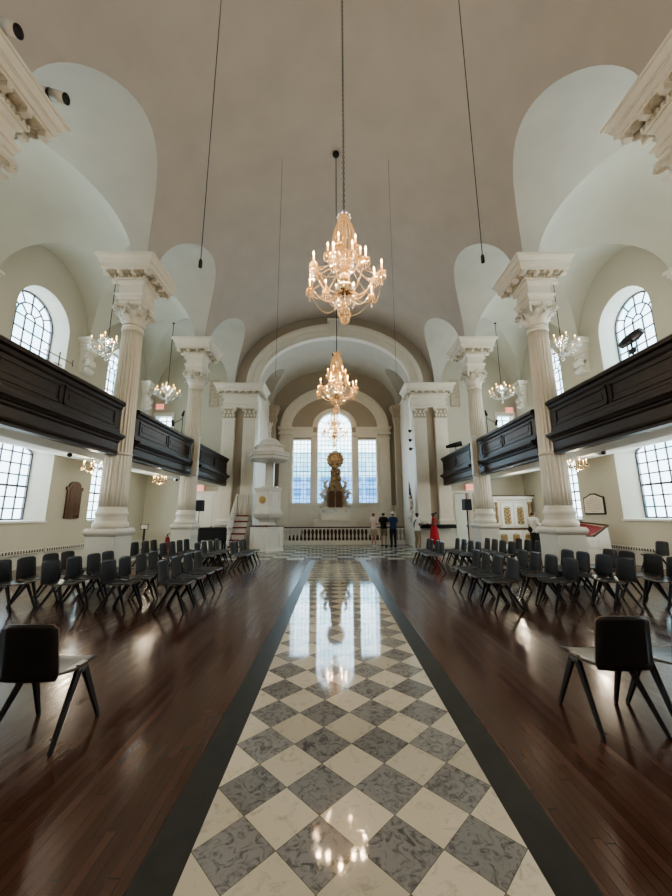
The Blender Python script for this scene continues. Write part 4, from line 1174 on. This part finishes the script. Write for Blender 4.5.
m = MB(); m.sph((-.08, .1, 1.05), .04, 10, 6); m.build('door_knob', M['brass'], o)
for s in (-1, 1):                                # glass in gallery openings
    m = MB(); x0, x1 = sorted((AX+s*8.66, AX+s*9.52))
    for q in (0, .5, 1): m.box(x0+(x1-x0)*q-.02, x0+(x1-x0)*q+.02, YEND+.3, YEND+.34, 4.3, 6.8)
    for z in (5.2, 6.1, 6.6): m.box(x0, x1, YEND+.3, YEND+.34, z-.02, z+.02)
    WN[0] += 1; o = struct(m, 'window_%d' % WN[0], M['sash'])
    g = MB(); g.quad((x0, YEND+.32, 4.3), (x1, YEND+.32, 4.3), (x1, YEND+.32, 6.8), (x0, YEND+.32, 6.8)); g.build('glass_pane', M['glass'], o)

m = MB(); m.quad((5.76, 19.9, 0), (8.2, 19.9, 0), (8.2, 19.9, 3.2), (5.76, 19.9, 3.2)); m.quad((5.76, 18.6, 3.2), (8.2, 18.6, 3.2), (8.2, 19.9, 3.2), (5.76, 19.9, 3.2)); struct(m, 'wall_vestibule', M['wall'])
# ------------------------------------------------------------------ wall pieces
t_ = thing('memorial_tablet', 'brown arched wooden memorial tablet on the left wall between the lower windows', 'plaque', (AX-XW, 13.2, 1.5))
m = MB(); pts = [(-.36, 0), (.36, 0), (.36, 1.0), (.42, 1.02), (.42, 1.12), (.30, 1.14)] + [(.30*cos(q), 1.14 + .2*sin(q)) for q in [pi*i/10 for i in range(1, 10)]] + [(-.30, 1.14), (-.42, 1.12), (-.42, 1.02), (-.36, 1.0)]
m.prism([(a_, b_) for a_, b_ in pts], 'x', .005, .06); m.build('board', M['brown_wood'], t_)
m = MB(); pts = [(-.25, .1), (.25, .1), (.25, .98)] + [(.25*cos(q), .98 + .22*sin(q)) for q in [pi*i/10 for i in range(1, 10)]] + [(-.25, .98)]
m.prism(pts, 'x', .06, .075); m.build('inset_panel', M['brown_wood'], t_)
t_ = thing('wall_plaque', 'cream stone plaque in a black pedimented frame on the right wall', 'plaque', (AX+XW, 13.32, 1.58)); t_.scale = (1, .88, .88)
m = MB(); m.prism([(-.60, 0), (.60, 0), (.60, .72), (.42, .76), (.12, .88), (-.12, .88), (-.42, .76), (-.60, .72)], 'x', -.04, -.004); m.build('frame', M['black'], t_)
m = MB(); m.prism([(-.54, .05), (.54, .05), (.54, .67), (.40, .71), (.10, .82), (-.10, .82), (-.40, .71), (-.54, .67)], 'x', -.055, -.04); m.build('stone_face', M['paper'], t_)
m = MB()
for i in range(7): 
    hw = .2 if i in (0, 6) else .42 - .03*(i % 2); z = .64 - .085*i
    m.box(-.0565, -.0555, -hw, hw, z-.012, z+.012)
m.build('engraved_lines', M['tan_and_shade'], t_)
for s in (-1, 1):                                # radiator grilles on the skirting
    spans = ((9.6, 11.9), (12.0, 14.4)) if s < 0 else ((10.6, 12.8),)
    for j, (y0, y1) in enumerate(spans):
        t_ = thing('radiator_grille', ('long dark slotted radiator grille along the left wall, %s' % ['nearer section', 'farther section'][j]) if s < 0 else 'long dark slotted radiator grille along the right wall', 'radiator', (AX+s*(XW-.19), (y0+y1)/2, .43), 0, 'skirting radiators')
        m = MB(); L = y1-y0; m.box(-.03, .03, -L/2, L/2, .0, .14); m.build('casing', M['plinth'], t_)
        m = MB(); n = int(L/.1)
        for i in range(n): y = -L/2 + .05 + i*L/n; m.box(-.034, .034, y, y+.045, .03, .115)
        m.box(-.0325, .0325, -L/2+.03, L/2-.03, .045, .055); m.build('slots', M['grille'], t_)
for s in (-1, 1):                                # framed hatchments on the end wall
    t_ = thing('framed_panel', 'pale framed memorial panel high on the %s end wall beside the pier' % ordn[s], 'panel', (AX+s*6.5, YEND-.005, 7.3), 0, 'framed panels')
    m = MB(); m.box(-.26, .26, -.05, 0, 0, .06); m.box(-.26, .26, -.05, 0, 1.48, 1.54); m.box(-.26, -.2, -.05, 0, .06, 1.48); m.box(.2, .26, -.05, 0, .06, 1.48); m.build('frame', M['tan_and_shade'], t_)
    m = MB(); m.box(-.2, .2, -.03, 0, .06, 1.48); m.build('field', M['tan_and_shade'], t_)
# carved cabinet at the right end wall
t_ = thing('carved_cabinet', 'large white cabinet with gilded carved door panels at the right end wall', 'cabinet', (8.70, 17.62, 0)); t_.scale = (.95, .95, .96)
m = MB(); m.box(-1.0, 1.0, -.32, .5, 0, .92); m.build('lower_case', M['white_paint'], t_)
m = MB(); m.box(-1.04, 1.04, -.36, .5, .92, 1.0); m.build('ledge', M['brown_wood'], t_)
m = MB(); m.box(-.94, .94, -.22, .5, 1.0, 2.42); m.build('upper_case', M['white_paint'], t_)
m = MB(); m.box(-1.0, 1.0, -.32, .5, 2.28, 2.46); m.box(-1.05, 1.05, -.40, .5, 2.46, 2.56); m.build('cornice', M['white_paint'], t_)
m = MB(); m.box(-1.08, 1.08, -.44, .5, 2.56, 2.62); m.build('cornice_cap', M['brown_wood'], t_)
for i in range(16):
    m_ = None
m = MB()
for i in range(18): m.box(-.78+.088*i, -.74+.088*i, -.335, -.32, 2.34, 2.40)
m.build('gilt_frieze', M['gold'], t_)
def carved(parent, x, y, z0, z1, w_):
    m = MB(); n = 13
    for i in range(n):
        z = z0 + (z1-z0)*(i+.5)/n
        for q in (-1, 1):
            m.sph((x + q*w_*(.25+.12*sin(i*2.1)), y, z), .045, 7, 4, (1.2, .5, 1)); 
        m.sph((x, y-.01, z), .035, 7, 4)
    m.tube([(x-w_*.5, y, z0), (x-w_*.5, y, z1), (x, y, z1+.08), (x+w_*.5, y, z1), (x+w_*.5, y, z0), (x, y, z0-.06)], .018, 5, closed=True)
    m.build('gilt_carving', M['gold'], parent)
for x in (-.30, .36):
    d = MB(); d.box(x-.30, x+.30, -.26, -.22, 1.06, 2.24); d_o = d.build('door', M['white_paint'], t_); carved(d_o, x, -.27, 1.22, 2.0, .30)
for x in (-.82, .86):
    d = MB(); d.lathe([(.07, 1.0), (.08, 1.1), (.06, 1.2), (.08, 1.6), (.06, 2.1), (.08, 2.2), (.09, 2.28)], 12, (x, -.26, 0)); d.build('twisted_column', M['gilt'], t_)
for x in (-.62, 0, .62):
    d = MB(); d.box(x-.26, x+.26, -.35, -.32, .12, .82); d_o = d.build('door', M['white_paint'], t_); carved(d_o, x, -.36, .25, .66, .32)
# pew enclosure by right wall
t_ = thing('box_pew', 'white panelled pew with dark sloping rail and red lining against the right wall', 'pew', (8.85, 11.9, 0))
m = MB(); m.prism([(-.62, 0), (.22, 0), (.16, 1.18), (-.30, .86), (-.62, .86)], 'y', -.04, .04)
for z0, z1 in ((.12, .42), (.5, .78)):
    for x0, x1 in ((-.55, -.28), (-.2, .1)): m.box(x0, x1, -.06, -.04, z0, z1)
m.build('panelled_end', M['white_paint'], t_)
m = MB(); m.bar((-.34, 0, .86), (.20, 0, 1.22), .10, .04); m.bar((-.64, 0, .88), (-.32, 0, .88), .10, .04); m.bar((.18, -.03, 1.22), (.18, 1.25, 1.30), .06, .05); m.bar((-.75, 1.22, 1.30), (.2, 1.22, 1.30), .06, .05); m.build('rail', M['brown_wood'], t_)
m = MB(); m.add([(-.62, .05, .80), (.17, .05, 1.14), (.17, 1.2, 1.26), (-.70, 1.2, 1.26)], [(0, 1, 2, 3)]); m.box(-.7, .15, 1.17, 1.2, .2, 1.26); m.build('red_lining', M['red'], t_)
m = MB(); m.box(-.7, .2, 1.2, 1.24, 0, 1.28); m.build('back_panel', M['white_paint'], t_)
# sign on a post, extinguisher
t_ = thing('sign_stand', 'small pale sign on a slim black post in the left aisle', 'sign', (-7.05, 13.5, 0))
m = MB(); m.lathe([(.16, 0), (.16, .02), (.02, .04)], 16); m.bar((0, 0, .02), (0, 0, 1.12), .05, .05); m.build('post', M['black'], t_)
m = MB(); m.box(-.14, .14, -.02, .0, 1.08, 1.28); m.build('frame', M['black'], t_)
m = MB(); m.box(-.12, .12, -.024, -.02, 1.10, 1.26); m.build('notice', M['paper'], t_)
t_ = thing('fire_extinguisher', 'red fire extinguisher standing behind the far left column', 'extinguisher', (-6.95, 15.2, 0))
m = MB(); m.lathe([(.08, .0), (.085, .02), (.085, .62), (.07, .70), (.03, .74)], 16); m.build('cylinder', M['red_ext'], t_)
m = MB(); m.bar((0, 0, .74), (0, 0, .82), .04, .04); m.bar((0, 0, .82), (.12, 0, .86), .03, .02); m.tube([(.03, -.03, .78), (.13, -.06, .6), (.11, -.07, .3)], .012, 6); m.build('valve_and_hose', M['black'], t_)
# ledge of the right pier: dark shelf
t_ = thing('dark_ledge', 'long black padded ledge along the white base of the right pier', 'ledge', (4.95, 17.08, .97))
m = MB(); m.box(-.9, .82, -.12, .12, .0, .17); bevel(m.build('board', M['black_cloth'], t_), .02)
# cctv cameras
def cctv(label, x, y, z, d):
    t_ = thing('security_camera', label, 'camera', (x, y, z), d, 'security cameras')
    m = MB(); m.box(-.06, .06, -.06, .06, -.03, .0); m.tube([(0, 0, -.03), (0, 0, -.10)], .02, 8); m.tube([(-.05, .12, -.13), (.03, -.13, -.17)], .055, 14); m.build('housing', M['cam_white'], t_)
    m = MB(); m.tube([(.028, -.125, -.169), (.04, -.16, -.175)], .052, 14); m.build('lens', M['black'], t_)
cctv('small white security camera under the left gallery near the frame edge', -6.37, 8.45, 3.17, .3)
cctv('small white security camera under the right gallery near the large window', 6.40, 8.3, 3.17, -.5)
cctv('small white security camera under the left gallery beside the far column', -6.42, 14.4, 3.17, .3)
cctv('small white security camera under the right gallery beside the far column', 6.05, 13.75, 3.08, -.5)
# gallery equipment
t_ = thing('theatre_spotlight', 'large black spotlight on a pole against the right arched window', 'spotlight', (6.5, 7.1, 4.2))
m = MB(); m.tube([(0, 0, -.4), (0, 0, 1.08)], .018, 8); m.bar((0, -.08, .85), (0, .08, .85), .03, .1); m.build('pole', M['black'], t_)
m = MB(); m.tube([(-.03, .24, 1.08), (.0, .10, 1.13), (.02, -.08, 1.16), (.03, -.24, 1.20)], [.07, .10, .11, .08], 14); m.box(-.10, -.02, -.08, .10, 1.04, 1.14); m.build('lamp_body', M['black'], t_)
t_ = thing('theatre_spotlight', 'small black spotlight on the far right gallery front', 'spotlight', (5.36, 15.2, 4.33))
m = MB(); m.tube([(0, 0, 0), (0, 0, .2)], .02, 8); m.build('pole', M['black'], t_)
m = MB(); m.tube([(-.40, .1, .20), (-.10, .02, .26), (.24, -.05, .33)], [.06, .10, .12], 14); m.build('lamp_body', M['black'], t_)
t_ = thing('brass_rail_stand', 'thin brass bar on an upright in front of the left arched window', 'stand', (-6.5, 7.85, 4.2))
m = MB(); m.tube([(0, 0, 0), (0, 0, 1.2)], .014, 8); m.tube([(0, -.45, 1.05), (0, .42, 1.09)], .012, 6); m.tube([(0, .42, 1.02), (0, .42, 1.18)], .012, 6); m.tube([(0, -.12, .88), (0, .10, .90)], .012, 6); m.build('frame', M['brass'], t_)
for j, (x, ys) in enumerate(((-6.0, 1), (6.1, -1))):
    t_ = thing('microphone_stand', 'boom microphone stand standing in the %s gallery by the far column' % ('left' if j == 0 else 'right'), 'stand', (x, 13.55, 4.2), 0, 'boom stands')
    m = MB(); m.tube([(0, 0, 0), (0, .05, 1.0), (0, 0, 1.35)], .014, 7); m.tube([(0, -.75, .75), (0, 0, 1.15), (0, .12, 1.42)], .012, 7); m.build('boom', M['black'], t_)
    m = MB(); m.tube([(0, .0, 1.28), (0, .10, 1.5)], [.05, .035], 9); m.tube([(0, -.72, .68), (0, -.82, .86)], [.04, .05], 9); m.build('microphone', M['black'], t_)
for j, z in enumerate((5.68, 5.2, 4.75)):
    t_ = thing('pier_spotlight', '%s of three small black spotlights stacked on the inner face of the right pier' % ['topmost', 'middle', 'lowest'][j], 'spotlight', (3.95, 17.5, z + .14), 0, 'pier spotlights')
    m = MB(); m.bar((.05, 0, 0), (-.06, 0, 0), .04, .04); m.build('bracket', M['black'], t_)
    m = MB(); m.tube([(-.08, .1, .02), (-.10, -.14, -.06)], [.06, .08], 12); m.build('lamp_body', M['black'], t_)
t_ = thing('carved_wall_monument', 'pale carved monument with dark candle spikes on the chancel wall beside the right pier', 'monument', (3.97, 18.0, 1.2))
m = MB()
random.seed(11)
for i in range(40):
    z = .1 + 1.25*i/39; ww = .30*(1-.35*i/39); m.sph((-.06 + random.uniform(-.05, .02), random.uniform(-ww, ww), z), random.uniform(.05, .10), 8, 5)
m.box(-.10, .0, -.34, .34, 0, .12); m.build('carving', M['marble_white'], t_)
for q in (-.16, .06, .2):
    m = MB(); m.tube([(-.10, q, 1.2), (-.10, q, 1.9 + q)], [.03, .012], 7); m.build('spike', M['black'], t_)

for ps in PROTO.values():
    for o in ps: bpy.data.objects.remove(o)
# ------------------------------------------------------------------ people
def person(label, loc, rz, h, skin, hair, top, bottom, shoes, armL, armR, sleeves='short', legs='long', dress=False, step=0.0, cap=None, bun=False, turn=0.0, group=None):
    """armL/armR: (elbow, wrist, hand direction) in local metres for a 1.70 m body; faces +Y"""
    k = h/1.70
    t_ = thing('person', label, 'person', loc, rz, group)
    V, E, Rd = [], [], []
    def v(p_, r, parent=None):
        V.append(Vector(p_)*k); Rd.append((r[0]*k, r[1]*k) if isinstance(r, tuple) else (r*k, r*k))
        if parent is not None: E.append((parent, len(V)-1))
        return len(V)-1
    pel = v((0, 0, .93), (.150, .105))
    wai = v((0, .01, 1.08), (.128, .092), pel)
    che = v((0, .0, 1.26), (.150, .105), wai)
    upc = v((0, -.005, 1.38), (.125, .085), che)
    nk = v((0, .0, 1.47), .056, upc)
    nk2 = v((0, .012, 1.52), .052, nk)
    c_, s_ = cos(turn), sin(turn)
    def hd(x, y, z): return (x*c_ - y*s_, x*s_ + y*c_, z)
    jaw = v(hd(0, .035, 1.565), (.058, .06), nk2)
    mid = v(hd(0, .018, 1.62), (.074, .088), jaw)
    top_ = v(hd(0, .008, 1.665), (.066, .078), mid)
    for sgn, (el, wr, hdir) in ((-1, armL), (1, armR)):
        sh = v((sgn*.165, -.005, 1.395), .062, upc)
        sh2 = v((sgn*.195, 0, 1.35), .052, sh)
        e_ = v(el, .040, sh2); m_ = v(tuple((Vector(el)*.6 + Vector(wr)*.4)), .037, e_)
        w_ = v(wr, .026, m_)
        d = Vector(hdir).normalized(); side = Vector((-sgn, 0, 0)); side = (side - d*side.dot(d)).normalized() if abs(side.dot(d)) < .95 else Vector((0, 1, 0))
        spread = d.cross(side).normalized()
        p_ = v(Vector(wr) + d*.05, (.034, .020), w_)
        for q, L in ((-1.5, .058), (-.5, .074), (.5, .080), (1.5, .070)):
            b0 = Vector(wr) + d*.095 + spread*(q*.018); f1 = v(b0, .0095, p_)
            f2 = v(b0 + d*L*.55 + side*.008, .0085, f1); v(b0 + d*L + side*.026, .007, f2)
        th0 = Vector(wr) + d*.045 + spread*.034 + side*.012; t1 = v(th0, .011, p_); v(th0 + d*.04 + spread*.018 + side*.014, .0085, t1)
    for sgn in (-1, 1):
        st = step*sgn
        hp = v((sgn*.085, 0, .87), (.088, .092), pel)
        th = v((sgn*.095, .01 + st*.3, .66), .074, hp)
        kn = v((sgn*.10, .02 + st*.5, .48), .054, th)
        cf = v((sgn*.10, -.005 + st*.7, .34), .052, kn)
        an = v((sgn*.10, -.02 + st, .085), .036, cf)
        hl = v((sgn*.10, -.03 + st, .042), .034, an)
        bl = v((sgn*.105, .10 + st, .030), (.040, .026), hl); v((sgn*.108, .165 + st, .024), (.032, .02), bl)
    me = bpy.data.meshes.new('body'); me.from_pydata([tuple(p_) for p_ in V], E, []); ob = bpy.data.objects.new('body_tmp', me); COL.objects.link(ob)
    sk = ob.modifiers.new('skin', 'SKIN'); sk.use_smooth_shade = True
    lay = me.skin_vertices[0].data
    for i, r in enumerate(Rd): lay[i].radius = r; lay[i].use_root = (i == 0)
    su = ob.modifiers.new('sub', 'SUBSURF'); su.levels = 2; su.render_levels = 2
    dg = bpy.context.evaluated_depsgraph_get(); bme = bpy.data.meshes.new_from_object(ob.evaluated_get(dg)); bpy.data.objects.remove(ob)
    bme.name = 'body'; bme.materials.clear(); bme.materials.append(M[skin])
    for p_ in bme.polygons: p_.use_smooth = True; p_.material_index = 0
    body = bpy.data.objects.new('body', bme); COL.objects.link(body); body.parent = t_
    co = [vv.co.copy()/k for vv in bme.vertices]; no = [vv.normal.copy() for vv in bme.vertices]
    def shell(name, pred, off, mt):
        fs = [p_ for p_ in bme.polygons if all(pred(co[i], no[i]) for i in p_.vertices)]
        ids = {}; vs = []; ff = []
        for p_ in fs:
            fl = []
            for i in p_.vertices:
                if i not in ids: ids[i] = len(vs); vs.append((co[i] + no[i]*off)*k)
                fl.append(ids[i])
            ff.append(fl)
        if not ff: return
        m = MB(); m.add(vs, ff, 0, True); o = m.build(name, M[mt], t_)
        so = o.modifiers.new('thick', 'SOLIDIFY'); so.thickness = .006; so.offset = 0
        return o
    def on_arm(c_): return abs(c_.x) > .185 and c_.z > .70 or (c_.y > .16 and c_.z > .85)
    elz = {-1: armL[0], 1: armR[0]}
    def sleeve(c_):
        if not on_arm(c_): return True
        el = Vector(elz[-1 if c_.x < 0 else 1]); sh = Vector((.19 if c_.x > 0 else -.19, 0, 1.37))
        d = (el - sh); u = (c_ - sh).dot(d)/d.length_squared
        lim = .72 if sleeves == 'short' else (2.0 if sleeves == 'long' else .12)
        return u < lim
    if not dress:
        shell('shirt', lambda c_, n: .86 < c_.z < 1.475 and sleeve(c_), .016, top)
        lo = .52 if legs == 'short' else .085
        shell('trousers', lambda c_, n: lo < c_.z < .97 and not (on_arm(c_)), .014, bottom)
    else:
        shell('bodice', lambda c_, n: 1.0 < c_.z < 1.45 and sleeve(c_), .014, top)
        m = MB(); prof = [(.17, 1.06), (.205, .95), (.235, .80), (.265, .55), (.29, .28)]
        m.lathe([(r*k, z*k) for r, z in prof], 28, rf=lambda r, a, z: r*(1 + .05*sin(a*7))*(1.0 - .22*abs(sin(a))), cap=False)
        o = m.build('skirt', M[top], t_); so = o.modifiers.new('thick', 'SOLIDIFY'); so.thickness = .006
    shell('shoes', lambda c_, n: c_.z < .10, .010, shoes)
    hc = Vector(hd(0, .012, 1.635))
    fwd = Vector(hd(0, 1, 0)) 
    shell('hair', lambda c_, n: c_.z > 1.53 and ((c_-hc).dot(fwd) < .012 or c_.z > 1.692) and (c_.z > 1.585 or (c_-hc).dot(fwd) < -.03), .016, hair)
    if bun:
        m = MB(); P = Vector(hd(0, -.105, 1.67))*k; m.sph(P, .045*k, 12, 8); m.build('hair_bun', M[hair], t_)
    if cap:
        m = MB(); P = Vector(hd(0, .008, 1.66))*k
        m.sph(P, .104*k, 16, 10, (1, 1.1, .72)); B = Vector(hd(0, .12, 1.668))*k; m.sph(B, .075*k, 12, 6, (1, 1, .12)); m.build('cap', M[cap], t_)
    # face: eyes, nose, mouth, ears
    m = MB()
    for sgn in (-1, 1): m.sph(Vector(hd(sgn*.030, .098, 1.632))*k, .010*k, 8, 6)
    m.build('eyes', M['hair'], t_)
    m = MB(); m.tube([Vector(hd(0, .098, 1.64))*k, Vector(hd(0, .122, 1.607))*k, Vector(hd(0, .100, 1.596))*k], [.007*k, .013*k, .008*k], 8); m.build('nose', M[skin], t_)
    m = MB(); m.tube([Vector(hd(-.022, .092, 1.573))*k, Vector(hd(0, .100, 1.572))*k, Vector(hd(.022, .092, 1.573))*k], .006*k, 6); m.build('mouth', M['red'], t_)
    for sgn in (-1, 1):
        m = MB(); m.sph(Vector(hd(sgn*.083, .008, 1.622))*k, .026*k, 8, 6, (.4, .8, 1.2)); m.build('ear', M[skin], t_)
    return t_
DOWN = lambda s: ((s*.235, -.01, 1.10), (s*.245, .05, .86), (s*.02, .1, -1))
BENT = lambda s: ((s*.225, -.02, 1.12), (s*.13, .20, 1.16), (-s*.5, .8, .25))
FOLD = lambda s: ((s*.24, .0, 1.12), (s*.02, .17, 1.10), (-s*1, .25, .05))
p1 = person('person in pale shirt and tan shorts standing alone by the balustrade', (2.02, 18.4, 0), R_(-60), 1.70, 'skin_a', 'hair', 'pink_cloth', 'tan_cloth', 'white_cloth', DOWN(-1), BENT(1), legs='short', step=.02)
p2 = person('person in black shirt and shorts at the balustrade, next to the blue shirt', (2.58, 18.8, 0), R_(-25), 1.72, 'skin_a', 'hair', 'black_cloth', 'khaki', 'black_cloth', BENT(-1), BENT(1), legs='short')
p3 = person('person in blue shirt, dark trousers and white cap with back to the camera', (3.02, 18.5, 0), R_(10), 1.72, 'skin_a', 'hair', 'navy', 'dark_jean', 'black_cloth', BENT(-1), BENT(1), cap='white_cloth', turn=.3)
p4 = person('person in white top with black sling and khaki trousers facing the red dress', (3.86, 16.75, 0), R_(-70), 1.70, 'skin_b', 'hair', 'white_cloth', 'khaki', 'white_cloth', DOWN(-1), BENT(1), step=.03)
m = MB(); m.tube([(-.17, .05, 1.02), (-.05, .135, 1.15), (.08, .125, 1.30), (.15, .03, 1.43)], .028, 8); m.tube([(-.17, .05, 1.02), (-.08, -.12, 1.18), (.06, -.12, 1.34), (.15, .0, 1.44)], .028, 8); m.sph((-.19, .05, .98), .085, 10, 8, (.7, 1.2, 1)); m.build('sling_bag', M['black_cloth'], p4)
p5 = person('person in a sleeveless red dress by the dark ledge of the right pier', (4.60, 16.6, 0), R_(70), 1.70, 'skin_b', 'hair', 'red_dress', 'red_dress', 'black_cloth', BENT(-1), DOWN(1), sleeves='none', dress=True, bun=True)
p6 = person('person in white tee and black trousers walking by the right fluted column', (7.98, 14.4, 0), R_(-75), 1.70, 'skin_a', 'hair', 'white_cloth', 'black_cloth', 'black_cloth', DOWN(-1), BENT(1), step=.05)
m = MB(); m.sph((-.02, -.17, 1.0), .1, 10, 8, (1, .6, 1.2)); m.build('waist_bag', M['black_cloth'], p6)
WORLD = 3.0; E_LOW = 60; E_UP = 60; E_APSE = 160; E_CH = 90; E_AI = 20; E_UPL = 14; E_UG = 36
VT = 'AgX'; LOOK = 'AgX - Medium High Contrast'; EXPO = 0.78
# ------------------------------------------------------------------ outside
def facade(name, label, x0, x1, y0, y1, z1, c0, c1, axis, floors):
    m = bpy.data.materials.new(name); m.use_nodes = True; nt = m.node_tree; b = nt.nodes['Principled BSDF']
    tc = nt.nodes.new('ShaderNodeTexCoord'); sx = nt.nodes.new('ShaderNodeSeparateXYZ'); nt.links.new(tc.outputs['Object'], sx.inputs[0])
    u = math_node(nt, 'FRACT', math_node(nt, 'DIVIDE', sx.outputs[axis], 2.2)); v = math_node(nt, 'FRACT', math_node(nt, 'DIVIDE', sx.outputs['Z'], floors))
    a = math_node(nt, 'MULTIPLY', math_node(nt, 'LESS_THAN', math_node(nt, 'ABSOLUTE', math_node(nt, 'SUBTRACT', u, .5)), .34), math_node(nt, 'LESS_THAN', math_node(nt, 'ABSOLUTE', math_node(nt, 'SUBTRACT', v, .5)), .3))
    mx = nt.nodes.new('ShaderNodeMix'); mx.data_type = 'RGBA'; nt.links.new(a, mx.inputs['Factor']); mx.inputs['A'].default_value = (*c0, 1); mx.inputs['B'].default_value = (*c1, 1)
    nt.links.new(mx.outputs['Result'], b.inputs['Base Color']); b.inputs['Roughness'].default_value = .8
    mb = MB(); mb.box(x0, x1, y0, y1, -1, z1); o = mb.build(name, m)
    tag(o, label, 'building'); return o
facade('neighbour_building', 'blue grey office block seen through the lower half of the altar windows', -14, 12, 52, 60, 7.2, (.14, .29, .50), (.07, .17, .33), 'X', 2.0)
facade('neighbour_building', 'pale green glass tower rising behind the altar windows above the blue block', -16, 16, 66, 76, 13.5, (.52, .70, .72), (.36, .55, .60), 'X', 3.0)
# ------------------------------------------------------------------ light
W = bpy.data.worlds.new('daylight'); SC.world = W; W.use_nodes = True
nt = W.node_tree; bg = nt.nodes['Background']
tc = nt.nodes.new('ShaderNodeTexCoord'); sx = nt.nodes.new('ShaderNodeSeparateXYZ'); nt.links.new(tc.outputs['Generated'], sx.inputs[0])
r = nt.nodes.new('ShaderNodeValToRGB'); r.color_ramp.elements[0].position = .45; r.color_ramp.elements[1].position = .75
mr = math_node(nt, 'MULTIPLY_ADD', sx.outputs['Z'], .5, .5); nt.links.new(mr, r.inputs['Fac'])
r.color_ramp.elements[0].color = (.93, .97, 1.0, 1); r.color_ramp.elements[1].color = (.72, .86, 1.0, 1)
nt.links.new(r.outputs['Color'], bg.inputs['Color']); bg.inputs['Strength'].default_value = WORLD
def lamp(name, kind, loc, energy, col=(1, 1, 1), size=.1, size_y=None, rot=None, target=None):
    l = bpy.data.lights.new(name, kind); l.energy = energy; l.color = col
    if kind == 'AREA':
        l.shape = 'RECTANGLE'; l.size = size; l.size_y = size_y or size
    elif kind in ('POINT', 'SPOT'): l.shadow_soft_size = size
    o = bpy.data.objects.new(name, l); COL.objects.link(o); o.location = loc
    if target is not None:
        d = Vector(target) - Vector(loc); o.rotation_euler = d.to_track_quat('-Z', 'Y').to_euler()
    return o
DAY = (.86, .95, 1.0)
for s in (-1, 1):
    for y in WIN_Y:
        x = AX + s*(XW + .95)
        lamp('daylight', 'AREA', (x, y, 3.1), E_LOW, DAY, 1.8, 2.2, target=(AX, y, .3))
        lamp('daylight', 'AREA', (x, y, 7.9), E_UP*(1.15 if s > 0 else .8), DAY, 1.8, 2.8, target=(AX, y, 6.5))
lamp('daylight', 'AREA', (AX, YAPSE+1.2, 5.0), E_APSE, (.72, .87, 1.0), 5.0, 4.5, target=(AX, 8, 2.0))
WARM = (1.0, .74, .48)
for y, z, e in ((4.3, 4.92, E_CH), (8.6, 4.94, E_CH), (19.3, 6.15, E_CH*.6), (-.1, 4.92, E_CH*1.6)):  # last ring is added fill behind the camera, with no chandelier
    for k_ in range(12): lamp('chandelier_and_fill_glow', 'POINT', (.12 + .5*cos(pi*k_/6), y + .5*sin(pi*k_/6), z - .06 + .12*(k_ % 2)), e/12, WARM, .022)
for s in (-1, 1):
    for y in (2.1, 6.5, 10.9, 15.2):
        lamp('aisle_glow', 'POINT', (AX+s*7.56, y, 7.25), E_AI, (1, .86, .68), .06)
        lamp('cove_uplight', 'AREA', (AX+s*6.2, y, 4.5), E_UPL*(1.6 if s > 0 else .45), (1, .95, .86), 2.6, .5, target=(AX+s*7.6, y, 10.5))
        lamp('under_gallery', 'POINT', (AX+s*7.56, y, 2.82), E_UG, (1, .84, .62), .08)
# ------------------------------------------------------------------ camera
f_px, pt, yw, ro = 353.0, .1903, .0062, -.0032
cp_, sp_, cy_, sy_ = cos(pt), sin(pt), cos(yw), sin(yw)
Rt = Vector((cy_, -sy_, 0)); Fw = Vector((cp_*sy_, cp_*cy_, sp_)); Up = Vector((-sp_*sy_, -sp_*cy_, cp_))
cr_, sr_ = cos(ro), sin(ro)
Xc = Rt*cr_ + Up*sr_; Yc = Up*cr_ - Rt*sr_; Zc = -Fw
cam = bpy.data.cameras.new('camera'); co = bpy.data.objects.new('camera', cam); COL.objects.link(co)
co.matrix_world = Matrix(((Xc.x, Yc.x, Zc.x, 0), (Xc.y, Yc.y, Zc.y, 0), (Xc.z, Yc.z, Zc.z, 1.55), (0, 0, 0, 1)))
cam.sensor_fit = 'VERTICAL'; cam.sensor_height = 36; cam.sensor_width = 27; cam.lens = f_px*36/896
cam.clip_start = .05; cam.clip_end = 300
SC.camera = co
cy = SC.cycles
cy.use_denoising = True
try: cy.denoiser = 'OPENIMAGEDENOISE'; cy.denoising_input_passes = 'RGB_ALBEDO_NORMAL'; cy.denoising_prefilter = 'ACCURATE'
except Exception: pass
cy.max_bounces = 8; cy.diffuse_bounces = 4; cy.glossy_bounces = 3; cy.transmission_bounces = 4; cy.transparent_max_bounces = 16
cy.sample_clamp_indirect = 4; cy.caustics_reflective = False; cy.caustics_refractive = False
SC.view_settings.view_transform = VT; SC.view_settings.look = LOOK; SC.view_settings.exposure = EXPO
